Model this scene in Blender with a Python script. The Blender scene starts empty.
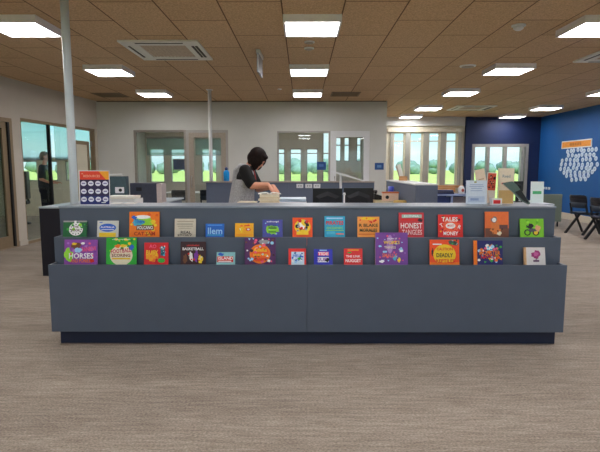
import bpy, bmesh, math, random
from mathutils import Vector, Matrix
S = bpy.context.scene
COL = S.collection
PI = math.pi

# ------------------------------------------------------------------ camera
cam_data = bpy.data.cameras.new('camera')
cam = bpy.data.objects.new('camera', cam_data); COL.objects.link(cam)
cam_data.sensor_width = 36.0; cam_data.sensor_fit = 'HORIZONTAL'
cam_data.lens = 500.0 / 600.0 * 36.0
cam.location = (0, 0, 1.4)
cam.rotation_euler = (PI/2 - math.atan(58/500), 0, math.atan(2.5/500))
cam_data.clip_end = 600
S.camera = cam
# ------------------------------------------------------------------ exposure
S.view_settings.view_transform = 'Standard'
S.view_settings.look = 'None'
S.view_settings.exposure = 0.14
S.view_settings.gamma = 1.0
S.view_settings.use_curve_mapping = False
PANEL = 21.0          # radiance of the ceiling light panels
SKY = 1.35
# ------------------------------------------------------------------ world
W = bpy.data.worlds.new('sky'); S.world = W; W.use_nodes = True
nt = W.node_tree; nt.nodes.clear()
out = nt.nodes.new('ShaderNodeOutputWorld'); bg = nt.nodes.new('ShaderNodeBackground')
tc = nt.nodes.new('ShaderNodeTexCoord'); sep = nt.nodes.new('ShaderNodeSeparateXYZ')
ramp = nt.nodes.new('ShaderNodeValToRGB')
e = ramp.color_ramp.elements
e[0].position = 0.0; e[0].color = (0.50, 0.72, 0.80, 1)
e[1].position = 0.5; e[1].color = (0.25, 0.5, 0.9, 1)
n = ramp.color_ramp.elements.new(0.03); n.color = (0.80, 0.93, 0.98, 1)
n = ramp.color_ramp.elements.new(0.075); n.color = (0.42, 0.80, 0.97, 1)
nz = nt.nodes.new('ShaderNodeTexNoise'); nz.inputs['Scale'].default_value = 9; nz.inputs['Detail'].default_value = 4
mp = nt.nodes.new('ShaderNodeMapping'); mp.inputs['Scale'].default_value = (1, 1, 3)
cr = nt.nodes.new('ShaderNodeValToRGB'); cr.color_ramp.elements[0].position = 0.5; cr.color_ramp.elements[1].position = 0.66
mx = nt.nodes.new('ShaderNodeMixRGB'); mx.inputs['Color2'].default_value = (0.85, 0.93, 1, 1)
nt.links.new(tc.outputs['Generated'], sep.inputs[0]); nt.links.new(sep.outputs['Z'], ramp.inputs[0])
nt.links.new(tc.outputs['Generated'], mp.inputs[0]); nt.links.new(mp.outputs[0], nz.inputs['Vector'])
nt.links.new(nz.outputs['Fac'], cr.inputs[0]); nt.links.new(cr.outputs[0], mx.inputs['Fac'])
nt.links.new(ramp.outputs[0], mx.inputs['Color1']); nt.links.new(mx.outputs[0], bg.inputs[0])
bg.inputs[1].default_value = SKY
nt.links.new(bg.outputs[0], out.inputs[0])
sd = bpy.data.lights.new('sun', 'SUN'); sd.energy = 4.2; sd.angle = 0.05; sd.color = (1, .96, .88)
so = bpy.data.objects.new('sun', sd); COL.objects.link(so)
so.rotation_euler = (math.radians(32), 0, math.radians(20)); so.location = (0, -10, 30)
# area lamps added outside the unseen rear windows as bluish front fill
for wx in (-4.55, -2.25, .05, 2.35, 4.65):
    ad = bpy.data.lights.new('rear_fill_lamp', 'AREA'); ad.shape = 'RECTANGLE'; ad.size = 1.9; ad.size_y = 1.9; ad.energy = 70; ad.color = (.80, .90, 1.0)
    ao = bpy.data.objects.new('rear_fill_lamp', ad); COL.objects.link(ao); ao.location = (wx, -4.3, 1.45); ao.rotation_euler = (math.radians(90), 0, math.radians(180))

# ------------------------------------------------------------------ colour + materials
def lin(c):
    return tuple(((v/255)/12.92 if v/255 <= 0.04045 else ((v/255+0.055)/1.055)**2.4) for v in c) + (1,)
MATS = {}
def mat(name, rgb, rough=0.6, metal=0.0, var=0.12, scale=30.0, stretch=(1, 1, 1), bump=0.0, spec=0.5, coat=0.0):
    if name in MATS: return MATS[name]
    m = bpy.data.materials.new(name); m.use_nodes = True; t = m.node_tree
    b = t.nodes['Principled BSDF']
    tcn = t.nodes.new('ShaderNodeTexCoord'); mpn = t.nodes.new('ShaderNodeMapping'); mpn.inputs['Scale'].default_value = stretch
    no = t.nodes.new('ShaderNodeTexNoise'); no.inputs['Scale'].default_value = scale; no.inputs['Detail'].default_value = 3
    rp = t.nodes.new('ShaderNodeValToRGB')
    c = lin(rgb)
    rp.color_ramp.elements[0].position = 0.3; rp.color_ramp.elements[1].position = 0.7
    rp.color_ramp.elements[0].color = tuple(v*(1-var) for v in c[:3])+(1,)
    rp.color_ramp.elements[1].color = tuple(min(1, v*(1+var)) for v in c[:3])+(1,)
    t.links.new(tcn.outputs['Object'], mpn.inputs[0]); t.links.new(mpn.outputs[0], no.inputs['Vector'])
    t.links.new(no.outputs['Fac'], rp.inputs[0]); t.links.new(rp.outputs[0], b.inputs['Base Color'])
    b.inputs['Roughness'].default_value = rough; b.inputs['Metallic'].default_value = metal
    b.inputs['Specular IOR Level'].default_value = spec
    if coat: b.inputs['Coat Weight'].default_value = coat; b.inputs['Coat Roughness'].default_value = 0.15
    if bump:
        bp = t.nodes.new('ShaderNodeBump'); bp.inputs['Strength'].default_value = bump; bp.inputs['Distance'].default_value = 0.01
        t.links.new(no.outputs['Fac'], bp.inputs['Height']); t.links.new(bp.outputs[0], b.inputs['Normal'])
    MATS[name] = m
    return m
def inkmat(rgb):
    return mat('print_%02x%02x%02x' % tuple(rgb), tuple(min(250, v*1.06+2) if v > 60 else v for v in rgb), 0.4, var=0.05, scale=60)
def glass_mat(name, tint=(0.93, 0.97, 0.96), fac=0.06):
    m = bpy.data.materials.new(name); m.use_nodes = True; t = m.node_tree; t.nodes.clear()
    o = t.nodes.new('ShaderNodeOutputMaterial'); mxs = t.nodes.new('ShaderNodeMixShader')
    tr = t.nodes.new('ShaderNodeBsdfTransparent'); tr.inputs[0].default_value = tint+(1,)
    gl = t.nodes.new('ShaderNodeBsdfGlossy'); gl.inputs['Roughness'].default_value = 0.02
    mxs.inputs[0].default_value = fac
    t.links.new(tr.outputs[0], mxs.inputs[1]); t.links.new(gl.outputs[0], mxs.inputs[2]); t.links.new(mxs.outputs[0], o.inputs[0])
    return m
def emit_mat(name, col, s):
    m = bpy.data.materials.new(name); m.use_nodes = True; t = m.node_tree; t.nodes.clear()
    o = t.nodes.new('ShaderNodeOutputMaterial'); em = t.nodes.new('ShaderNodeEmission')
    em.inputs[0].default_value = col+(1,); em.inputs[1].default_value = s
    t.links.new(em.outputs[0], o.inputs[0]); return m

def carpet_mat():
    m = bpy.data.materials.new('carpet'); m.use_nodes = True; t = m.node_tree; b = t.nodes['Principled BSDF']
    tcn = t.nodes.new('ShaderNodeTexCoord')
    def noise(scale, st, det=4, rough=.6):
        mpn = t.nodes.new('ShaderNodeMapping'); mpn.inputs['Scale'].default_value = st
        no = t.nodes.new('ShaderNodeTexNoise'); no.inputs['Scale'].default_value = scale; no.inputs['Detail'].default_value = det
        no.inputs['Roughness'].default_value = rough
        t.links.new(tcn.outputs['Object'], mpn.inputs[0]); t.links.new(mpn.outputs[0], no.inputs['Vector']); return no
    a = noise(18, (0.22, 2.2, 1), 5, .7); c = noise(120, (0.6, 1.0, 1), 3); d = noise(3, (0.15, 1.0, 1), 3)
    m1 = t.nodes.new('ShaderNodeMath'); m1.operation = 'MULTIPLY_ADD'; m1.inputs[1].default_value = 0.36
    m2 = t.nodes.new('ShaderNodeMath'); m2.operation = 'MULTIPLY_ADD'; m2.inputs[1].default_value = 0.49
    t.links.new(a.outputs['Fac'], m1.inputs[0]); t.links.new(c.outputs['Fac'], m2.inputs[0]); 
    m3 = t.nodes.new('ShaderNodeMath'); m3.operation = 'MULTIPLY'; m3.inputs[1].default_value = 0.15
    t.links.new(d.outputs['Fac'], m3.inputs[0]); t.links.new(m3.outputs[0], m2.inputs[2]); t.links.new(m2.outputs[0], m1.inputs[2])
    rp = t.nodes.new('ShaderNodeValToRGB'); el = rp.color_ramp.elements
    el[0].position = 0.36; el[0].color = lin((116, 106, 98)); el[1].position = 0.64; el[1].color = lin((192, 181, 168))
    q = el.new(0.5); q.color = lin((154, 143, 131))
    t.links.new(m1.outputs[0], rp.inputs[0]); t.links.new(rp.outputs[0], b.inputs['Base Color'])
    b.inputs['Roughness'].default_value = 0.95; b.inputs['Specular IOR Level'].default_value = 0.15
    bp = t.nodes.new('ShaderNodeBump'); bp.inputs['Strength'].default_value = 0.4; bp.inputs['Distance'].default_value = 0.004
    t.links.new(c.outputs['Fac'], bp.inputs['Height']); t.links.new(bp.outputs[0], b.inputs['Normal'])
    return m
def ceiling_mat():
    m = bpy.data.materials.new('woodwool_ceiling'); m.use_nodes = True; t = m.node_tree; b = t.nodes['Principled BSDF']
    tcn = t.nodes.new('ShaderNodeTexCoord')
    sp = t.nodes.new('ShaderNodeSeparateXYZ'); cb = t.nodes.new('ShaderNodeCombineXYZ')
    ax = t.nodes.new('ShaderNodeMath'); ax.operation = 'ADD'; ax.inputs[1].default_value = 20*0.6 + 0.2
    ay = t.nodes.new('ShaderNodeMath'); ay.operation = 'ADD'; ay.inputs[1].default_value = 10*1.2 - 4.9
    t.links.new(tcn.outputs['Object'], sp.inputs[0]); t.links.new(sp.outputs['X'], ax.inputs[0]); t.links.new(sp.outputs['Y'], ay.inputs[0])
    t.links.new(ay.outputs[0], cb.inputs[0]); t.links.new(ax.outputs[0], cb.inputs[1])
    br = t.nodes.new('ShaderNodeTexBrick'); br.inputs['Scale'].default_value = 1.0
    br.inputs['Brick Width'].default_value = 1.2; br.inputs['Row Height'].default_value = 0.6
    br.inputs['Mortar Size'].default_value = 0.008; br.inputs['Mortar Smooth'].default_value = 0.3; br.inputs['Bias'].default_value = 0
    br.offset = 0.5; br.offset_frequency = 2
    br.inputs['Color1'].default_value = lin((216, 184, 146)); br.inputs['Color2'].default_value = lin((206, 174, 137)); br.inputs['Mortar'].default_value = lin((104, 76, 50))
    t.links.new(cb.outputs[0], br.inputs['Vector'])
    no = t.nodes.new('ShaderNodeTexNoise'); no.inputs['Scale'].default_value = 55; no.inputs['Detail'].default_value = 4; no.inputs['Roughness'].default_value = .7
    t.links.new(tcn.outputs['Object'], no.inputs['Vector'])
    rp = t.nodes.new('ShaderNodeValToRGB'); rp.color_ramp.elements[0].position = .35; rp.color_ramp.elements[1].position = .65
    rp.color_ramp.elements[0].color = (.68, .66, .62, 1); rp.color_ramp.elements[1].color = (1.1, 1.1, 1.1, 1)
    mu = t.nodes.new('ShaderNodeMixRGB'); mu.blend_type = 'MULTIPLY'; mu.inputs[0].default_value = 1
    t.links.new(no.outputs['Fac'], rp.inputs[0]); t.links.new(br.outputs['Color'], mu.inputs[1]); t.links.new(rp.outputs[0], mu.inputs[2])
    t.links.new(mu.outputs[0], b.inputs['Base Color']); b.inputs['Roughness'].default_value = 0.75; b.inputs['Specular IOR Level'].default_value = 0.3
    return m

CARPET = carpet_mat(); CEIL = ceiling_mat()
PAINT = mat('wall_paint', (206, 207, 202), 0.7, var=0.02, scale=4)
PAINT_L = mat('wall_paint_warm', (200, 192, 180), 0.7, var=0.02, scale=4)
CREAM = mat('cream_lining', (222, 216, 194), 0.7, var=0.04, scale=5)
NAVY = mat('navy_paint', (8, 32, 78), 0.6, var=0.03, scale=4)
BLUE = mat('blue_paint', (6, 82, 150), 0.6, var=0.03, scale=4)
SLATE = mat('slate_laminate', (84, 95, 112), 0.42, var=0.03, scale=6)
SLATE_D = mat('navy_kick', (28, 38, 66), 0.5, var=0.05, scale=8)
DARK = mat('midnight_laminate', (14, 15, 30), 0.45, var=0.05, scale=8)
TOP = mat('counter_top_laminate', (176, 186, 194), 0.3, var=0.03, scale=10)
BEIGE = mat('beige_worktop', (196, 182, 140), 0.3, var=0.05, scale=12)
SLATE2 = mat('partition_fabric', (98, 108, 128), 0.8, var=0.06, scale=90)
ALU = mat('anodised_aluminium', (168, 164, 160), 0.4, 0.35, 0.04, 20)
BRONZE = mat('bronze_aluminium', (150, 130, 104), 0.42, 0.2, 0.06, 20)
BLACKF = mat('dark_frame', (28, 30, 34), 0.45, 0.2, 0.05, 20)
WHITE = mat('white_enamel', (226, 228, 230), 0.4, var=0.02, scale=10)
POLEW = mat('pole_paint', (206, 218, 226), 0.4, var=0.02, scale=10)
BLACK = mat('black_plastic', (20, 21, 24), 0.4, var=0.08, scale=30)
CHAIRP = mat('navy_black_plastic', (24, 30, 44), 0.35, var=0.08, scale=30)
CHAIRG = mat('dark_teal_seat', (22, 40, 60), 0.4, var=0.08, scale=30)
TIMBER = mat('oak_timber', (196, 146, 98), 0.5, var=0.14, scale=6, stretch=(1, 8, 8))
TIMBER_P = mat('pale_window_timber', (206, 198, 176), 0.55, var=0.06, scale=6, stretch=(6, 6, .6))
LAWN = mat('lawn_grass', (196, 212, 110), 0.95, var=0.18, scale=.3, bump=0)
LEAF_HAZED = mat('tree_leaves_hazed', (134, 164, 148), 0.9, var=0.2, scale=1.5)  # pale blue-green: distance haze mixed into the leaf colour
BARK = mat('tree_bark', (96, 80, 64), 0.9, var=0.2, scale=8)
BLIND = None
GLASS = glass_mat('window_glass')
GLASS_D = glass_mat('dark_door_glass', (0.6, 0.68, 0.64), 0.10)
ACRYL = glass_mat('clear_acrylic', (0.95, 0.97, 0.98), 0.08)
PANELM = emit_mat('light_panel', (1.0, 0.97, 0.98), PANEL)
PAPER = mat('white_paper', (236, 234, 228), 0.8, var=0.03, scale=20)
PAGES = mat('book_pages', (232, 224, 204), 0.8, var=0.08, scale=200, stretch=(1, 1, .1))
SKIN = mat('skin', (222, 158, 132), 0.55, var=0.06, scale=12)
HAIR = mat('dark_brown_hair', (26, 13, 11), 0.7, var=0.7, scale=30, stretch=(6, 6, 1), bump=.3, spec=.2)
GREYCLOTH = mat('grey_marl_cloth', (172, 174, 180), 0.9, var=0.25, scale=70, bump=.3)
BLACKCLOTH = mat('black_cloth', (16, 15, 18), 0.9, var=0.15, scale=40)
def blind_mat():
    m = bpy.data.materials.new('blind_cloth'); m.use_nodes = True; t = m.node_tree; t.nodes.clear()
    o = t.nodes.new('ShaderNodeOutputMaterial'); a = t.nodes.new('ShaderNodeBsdfDiffuse'); b = t.nodes.new('ShaderNodeBsdfTranslucent'); c = t.nodes.new('ShaderNodeBsdfTransparent')
    no = t.nodes.new('ShaderNodeTexNoise'); no.inputs['Scale'].default_value = 80
    rp = t.nodes.new('ShaderNodeValToRGB'); rp.color_ramp.elements[0].color = (.74, .90, .90, 1); rp.color_ramp.elements[1].color = (.82, .96, .96, 1)
    t.links.new(no.outputs['Fac'], rp.inputs[0]); t.links.new(rp.outputs[0], a.inputs[0]); t.links.new(rp.outputs[0], b.inputs[0])
    c.inputs[0].default_value = (.84, .95, .95, 1)
    m1 = t.nodes.new('ShaderNodeMixShader'); m1.inputs[0].default_value = .6; m2 = t.nodes.new('ShaderNodeMixShader'); m2.inputs[0].default_value = .72
    t.links.new(a.outputs[0], m1.inputs[1]); t.links.new(b.outputs[0], m1.inputs[2]); t.links.new(m1.outputs[0], m2.inputs[1]); t.links.new(c.outputs[0], m2.inputs[2]); t.links.new(m2.outputs[0], o.inputs[0])
    return m
BLIND = blind_mat()

# ------------------------------------------------------------------ mesh helper
class MB:
    def __init__(s): s.v = []; s.f = []; s.mi = []; s.sm = []; s.cur = 0; s.M = Matrix()
    def add(s, vs, fs, smooth=False):
        o = len(s.v); s.v += [tuple(s.M @ Vector(p)) for p in vs]
        for f in fs: s.f.append(tuple(o+i for i in f)); s.mi.append(s.cur); s.sm.append(smooth)
        return s
    def box(s, x0, x1, y0, y1, z0, z1):
        return s.add([(x0,y0,z0),(x1,y0,z0),(x1,y1,z0),(x0,y1,z0),(x0,y0,z1),(x1,y0,z1),(x1,y1,z1),(x0,y1,z1)],
              [(0,3,2,1),(4,5,6,7),(0,1,5,4),(1,2,6,5),(2,3,7,6),(3,0,4,7)])
    def rings(s, rings, cap=True, smooth=True, closed=True):
        n = len(rings[0]); vs = [p for r in rings for p in r]; fs = []
        for i in range(len(rings)-1):
            for j in range(n if closed else n-1):
                a = i*n+j; b = i*n+(j+1) % n
                fs.append((a, b, b+n, a+n))
        if cap: fs.append(tuple(range(n-1, -1, -1))); fs.append(tuple((len(rings)-1)*n+j for j in range(n)))
        return s.add(vs, fs, smooth)
    def lathe(s, prof, cx=0, cy=0, cz=0, n=20, ell=1.0):
        return s.rings([[(cx+r*math.cos(2*PI*j/n), cy+r*ell*math.sin(2*PI*j/n), cz+z) for j in range(n)] for r, z in prof])
    def tube(s, pts, r, n=8, rs=None, flat=1.0):
        pts = [Vector(p) for p in pts]; R = []
        up = Vector((0, 0, 1))
        for i, p in enumerate(pts):
            d = (pts[min(i+1, len(pts)-1)] - pts[max(i-1, 0)]).normalized()
            a = d.cross(up)
            if a.length < 1e-3: a = d.cross(Vector((0, 1, 0)))
            a.normalize(); b = a.cross(d).normalized(); rr = rs[i] if rs else r
            R.append([tuple(p + a*rr*math.cos(2*PI*j/n) + b*rr*flat*math.sin(2*PI*j/n)) for j in range(n)])
        return s.rings(R)
    def bar(s, p, q, w, d):
        p = Vector(p); q = Vector(q); dr = (q-p).normalized(); a = dr.cross(Vector((0, 1, 0)))
        if a.length < 1e-3: a = dr.cross(Vector((1, 0, 0)))
        a.normalize(); b = a.cross(dr).normalized()
        R = [[tuple(c + a*w/2*i + b*d/2*j) for i, j in ((-1,-1),(1,-1),(1,1),(-1,1))] for c in (p, q)]
        return s.rings(R, smooth=False)
    def prism(s, poly, y0, y1):          # polygon in XZ, extruded in Y
        n = len(poly); vs = [(x, y0, z) for x, z in poly]+[(x, y1, z) for x, z in poly]
        fs = [tuple(range(n)), tuple(range(2*n-1, n-1, -1))]+[(j, j+n, (j+1) % n+n, (j+1) % n) for j in range(n)]
        return s.add(vs, fs)
    def ball(s, c, r, nu=14, nv=9, sx=1, sy=1, sz=1):
        R = []
        for i in range(nv+1):
            t = PI*i/nv; t = min(max(t, 0.06), PI-0.06)
            R.append([(c[0]+r*sx*math.sin(t)*math.cos(2*PI*j/nu), c[1]+r*sy*math.sin(t)*math.sin(2*PI*j/nu), c[2]-r*sz*math.cos(t)) for j in range(nu)])
        return s.rings(R)
def obj(name, mb, mats, parent=None, bevel=0, loc=None, remesh=0, smooth_it=0, kind=None, label=None, solid=None):
    if not isinstance(mats, (list, tuple)): mats = [mats]
    me = bpy.data.meshes.new(name); me.from_pydata(mb.v, [], mb.f)
    for m in mats: me.materials.append(m)
    for p, i, sm in zip(me.polygons, mb.mi, mb.sm): p.material_index = i; p.use_smooth = sm
    bm = bmesh.new(); bm.from_mesh(me); bmesh.ops.recalc_face_normals(bm, faces=bm.faces)
    if bevel: bmesh.ops.bevel(bm, geom=list(bm.edges), offset=bevel, segments=2, affect='EDGES', profile=.6)
    bm.to_mesh(me); bm.free(); me.update()
    o = bpy.data.objects.new(name, me); COL.objects.link(o)
    if remesh:
        md = o.modifiers.new('r', 'REMESH'); md.mode = 'VOXEL'; md.voxel_size = remesh; md.use_smooth_shade = True
        if smooth_it:
            ms = o.modifiers.new('s', 'SMOOTH'); ms.factor = .5; ms.iterations = smooth_it
        dg = bpy.context.evaluated_depsgraph_get(); dg.update()
        me2 = bpy.data.meshes.new_from_object(o.evaluated_get(dg)); o.modifiers.clear(); o.data = me2
        if not me2.materials: 
            for m in mats: me2.materials.append(m)
    if parent: o.parent = parent
    if loc: o.location = loc
    if kind: o['kind'] = kind
    if label: o['label'] = label
    return o
def tag(o, label, cat, group=None):
    o['label'] = label; o['category'] = cat
    if group: o['group'] = group
    return o
def thing(name, label, cat, loc=(0, 0, 0), rz=0, group=None, rx=0, ry=0):
    o = bpy.data.objects.new(name, None); COL.objects.link(o); o.empty_display_size = .1
    o.location = loc; o.rotation_euler = (rx, ry, rz)
    return tag(o, label, cat, group)
def dup(root, loc, rz, label, group=None):
    r = root.copy(); COL.objects.link(r); r.location = loc; r.rotation_euler = (0, 0, rz); r['label'] = label
    if group: r['group'] = group
    for ch in list(root.children):
        c = ch.copy(); COL.objects.link(c); c.parent = r
        for g in list(ch.children):
            d = g.copy(); COL.objects.link(d); d.parent = c
    return r
def text_mesh(mb, body, cx, cz, h, w=None, y=0.0, bold=.02, rot=0):
    cu = bpy.data.curves.new('t', 'FONT'); cu.body = body; cu.align_x = 'CENTER'; cu.align_y = 'CENTER'; cu.size = 1; cu.offset = bold; cu.resolution_u = 2
    o = bpy.data.objects.new('t', cu); COL.objects.link(o)
    dg = bpy.context.evaluated_depsgraph_get(); dg.update()
    me = o.evaluated_get(dg).to_mesh()
    vs = [v.co.copy() for v in me.vertices]; fs = [tuple(p.vertices) for p in me.polygons]
    if vs:
        x0 = min(v.x for v in vs); x1 = max(v.x for v in vs); y0 = min(v.y for v in vs); y1 = max(v.y for v in vs)
        sy = h/(y1-y0); sx = (w/(x1-x0)) if w else sy
        cr, sr = math.cos(rot), math.sin(rot)
        pts = []
        for v in vs:
            a = (v.x-(x0+x1)/2)*sx; b = (v.y-(y0+y1)/2)*sy
            pts.append((cx+a*cr-b*sr, y, cz+a*sr+b*cr))
        mb.add(pts, fs)
    o.evaluated_get(dg).to_mesh_clear()
    COL.objects.unlink(o); bpy.data.objects.remove(o); bpy.data.curves.remove(cu)
    return mb

# ================================================================== THE SETTING
CZ = 2.95
obj('floor', MB().box(-10.3, 7.5, -4.2, 15.8, -0.1, 0), CARPET, kind='structure')
obj('ceiling', MB().box(-10.3, 7.5, -4.2, 15.8, CZ, CZ+.12), CEIL, kind='structure')
def wall_mb(u0, u1, z0, z1, v0, v1, holes, f=None):
    """wall in (u, v, z) with rectangular holes (u0,u1,z0,z1)"""
    mb = MB()
    us = sorted(set([u0, u1]+[h[0] for h in holes]+[h[1] for h in holes])); us = [u for u in us if u0 <= u <= u1]
    for a, b in zip(us[:-1], us[1:]):
        segs = sorted((h[2], h[3]) for h in holes if h[0] <= a+1e-6 and h[1] >= b-1e-6)
        z = z0
        for s0, s1 in segs:
            if s0 > z+1e-6: mb.box(a, b, v0, v1, z, s0)
            z = s1
        if z < z1-1e-6: mb.box(a, b, v0, v1, z, z1)
    if f: mb.v = [f(*p) for p in mb.v]
    return mb
BW = 11.9
O1 = (-3.98, -1.75, 0.0, 2.286); O2 = (-.60, 1.58, 0.0, 2.262)
obj('wall_back', wall_mb(-4.84, 1.97, 0, CZ, BW, BW+.15, [O1, O2]), PAINT, kind='structure')
FY = 15.6
study = [(-4.75, -4.28, .95, 2.0), (-4.10, -3.62, .95, 2.0), (-3.15, -2.66, .95, 2.0), (-2.35, -1.9, .95, 2.0), (-1.6, -1.1, .95, 2.0),
         (-.85, -.54, .95, 2.0), (-.39, -.03, .95, 2.0), (.12, .48, .95, 2.0), (.62, .9, .95, 2.5), (1.0, 1.2, 1.6, 2.35), (1.27, 1.46, 1.6, 2.35), (1.66, 1.82, 1.6, 2.35)]
leftroom = [(-9.3, -5.4, 1.70, 2.85), (-9.3, -8.25, 1.0, 1.62), (-8.08, -7.62, 1.0, 1.62), (-7.38, -6.9, 1.0, 1.62), (-6.7, -5.4, 1.0, 1.62)]
cream = [(2.80, 3.15, .87, 2.49), (3.31, 3.70, .87, 2.49), (3.88, 4.23, .87, 2.49), (4.41, 4.77, .87, 2.49)]
navy = [(5.22, 6.95, 0.2, 2.134)]
obj('wall_far_left', wall_mb(-10.3, -4.9, 0, CZ, FY, FY+.2, leftroom), CREAM, kind='structure')
obj('wall_far_study', wall_mb(-4.9, 1.97, 0, CZ, FY, FY+.2, study), PAINT_L, kind='structure')
obj('wall_far_cream', wall_mb(1.97, 4.98, 0, CZ, FY, FY+.2, cream), CREAM, kind='structure')
obj('wall_far_navy', wall_mb(4.98, 7.5, 0, CZ, FY, FY+.2, navy), NAVY, kind='structure')
obj('trim_1', MB().box(4.98, 5.18, FY-.12, FY, 0, CZ), NAVY, kind='structure', bevel=.004)       # navy pilaster
obj('wall_right', MB().box(7.3, 7.5, -4.2, FY, 0, CZ), BLUE, kind='structure')
obj('wall_study_right', MB().box(1.82, 1.97, BW+.15, FY, 0, CZ), PAINT, kind='structure')
obj('wall_study_left', MB().box(-5.0, -4.85, BW+.15, FY, 0, CZ), PAINT, kind='structure')
obj('wall_outer_left', MB().box(-10.3, -10.1, -4.0, FY, 0, CZ), PAINT, kind='structure')
rear = [(-5.5, -3.6, .5, 2.4), (-3.2, -1.3, .5, 2.4), (-.9, 1.0, .5, 2.4), (1.4, 3.3, .5, 2.4), (3.7, 5.6, .5, 2.4)]
obj('wall_rear', wall_mb(-10.3, 7.5, 0, CZ, -4.2, -4.0, rear), PAINT, kind='structure')
# left wall, slightly skewed: u runs from the back corner towards the camera
ang = math.atan2(.30, 3.3)
ud = Vector((-math.sin(ang), -math.cos(ang), 0)); vd = Vector((-math.cos(ang), math.sin(ang), 0)); P0 = Vector((-4.82, 11.9, 0))
def LW(u, v, z):
    p = P0+ud*u+vd*v; return (p.x, p.y, z)
Lwin = (.10, 2.80, 0.0, 2.30); Ldoor = (3.03, 5.1, 0.0, 2.26)
obj('wall_left', wall_mb(-.14, 16.1, 0, CZ, 0, .14, [Lwin, Ldoor], LW), PAINT_L, kind='structure')
def skirting(name, u0, u1):
    mb = MB().box(u0, u1, -.015, 0, 0, .09); mb.v = [LW(*p) for p in mb.v]; obj(name, mb, PAINT_L, kind='structure')
skirting('baseboard_left', 2.8, 3.03)
obj('baseboard_right', MB().box(7.27, 7.3, 3, FY, 0, .17), mat('pale_skirting', (206, 196, 176), .6), kind='structure')
obj('baseboard_back', MB().box(-1.75, -.6, BW-.015, BW, 0, .1), PAINT, kind='structure')
obj('trim_2', MB().box(-4.8, 1.95, BW-.02, BW, CZ-.02, CZ), mat('ceiling_bead', (120, 108, 92), .6), kind='structure')
obj('trim_3', MB().box(1.99, 4.96, FY-.08, FY-.001, 2.68, 2.95), PAINT, kind='structure')

# frames -------------------------------------------------------------
def frame_mb(x0, x1, z0, z1, y0, y1, w, wb=None):
    wb = w if wb is None else wb
    m = MB(); m.box(x0, x0+w, y0, y1, z0, z1); m.box(x1-w, x1, y0, y1, z0, z1); m.box(x0+w, x1-w, y0, y1, z1-w, z1); m.box(x0+w, x1-w, y0, y1, z0, z0+wb); return m
nwin = [0]
def window(x0, x1, z0, z1, y0, depth, w, fm, mull=(), trans=(), f=None, gm=None, wb=None):
    nwin[0] += 1
    m = frame_mb(x0, x1, z0, z1, y0, y0+depth, w, wb)
    for a in mull: m.box(a-w/2, a+w/2, y0+.005, y0+depth-.005, z0+w, z1-w)
    for a in trans: m.box(x0+w, x1-w, y0+.005, y0+depth-.005, a-w/2, a+w/2)
    if f: m.v = [f(*p) for p in m.v]
    o = obj('window_%d' % nwin[0], m, fm, kind='structure')
    g = MB().box(x0+w*.6, x1-w*.6, y0+depth*.5-.003, y0+depth*.5+.003, z0+w*.6, z1-w*.6)
    if f: g.v = [f(*p) for p in g.v]
    obj('window_glass', g, gm or GLASS, o)
    return o
def door_leaf(nm, x0, x1, z0, z1, y0, fm, st=.09, gm=None, f=None, hx=None, bot=.2):
    m = frame_mb(x0, x1, z0, z1, y0, y0+.045, st, bot)
    if f: m.v = [f(*p) for p in m.v]
    o = obj(nm, m, fm, kind='structure')
    g = MB().box(x0+st*.8, x1-st*.8, y0+.02, y0+.026, z0+.15, z1-st*.8)
    if f: g.v = [f(*p) for p in g.v]
    obj('door_glass', g, gm or GLASS, o)
    if hx is not None:
        h = MB().tube([(hx, y0, .95), (hx, y0-.05, .95), (hx, y0-.05, 1.2), (hx, y0, 1.2)], .012)
        if f: h.v = [f(*p) for p in h.v]
        obj('door_handle', h, ALU, o)
    return o
# back wall glazing one: fixed pane + door in warm metal
window(-3.98, -2.745, 0.0, 2.286, BW+.02, .1, .05, mat('taupe_frame', (146, 140, 132), .45, .15), gm=GLASS)
mbx = frame_mb(-2.745, -1.75, 0.0, 2.286, BW+.02, BW+.12, .06, .01)
obj('trim_4', mbx, ALU, kind='structure')
door_leaf('door_1', -2.685, -1.81, .01, 2.226, BW+.03, mat('door_stile_beige', (164, 152, 138), .45, .1), st=.115, hx=-2.63)
# glazing two
window(-.60, .655, 0.0, 2.262, BW+.02, .1, .04, ALU)
obj('trim_5', frame_mb(.655, 1.58, 0.0, 2.262, BW+.02, BW+.12, .05, .01), WHITE, kind='structure')
door_leaf('door_2', .71, 1.53, .01, 2.21, BW+.03, WHITE, st=.085, hx=.76)
# reception window in left wall: three sliding panes; hinged door at its far end
window(1.02, 2.80, .0, 2.30, .02, .1, .05, BRONZE, mull=(), f=LW)
m = MB().box(1.83, 1.87, .04, .10, .05, 2.25); m.v = [LW(*p) for p in m.v]
obj('trim_6', m, BLACKF, kind='structure')
m = frame_mb(.10, 1.02, 0, 2.30, .02, .12, .05, .02); m.v = [LW(*p) for p in m.v]
obj('trim_7', m, BRONZE, kind='structure')
# door 3 with pale panel, transom and hinges
m = frame_mb(.34, .97, .02, 2.0, .035, .08, .08, .15); m.v = [LW(*p) for p in m.v]
d3 = obj('door_3', m, BRONZE, kind='structure')
m = MB().box(.41, .90, .05, .07, .1, 1.94); m.v = [LW(*p) for p in m.v]; obj('door_panel', m, CREAM, d3)
for z in (.3, 1.2, 1.95):
    m = MB().lathe([(.022, -.06), (.022, .06)], 0, 0, 0, 10); m.v = [LW(.28+p[0], .02+p[1], z+p[2]) for p in m.v]; obj('door_hinge', m, ALU, d3)
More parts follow.
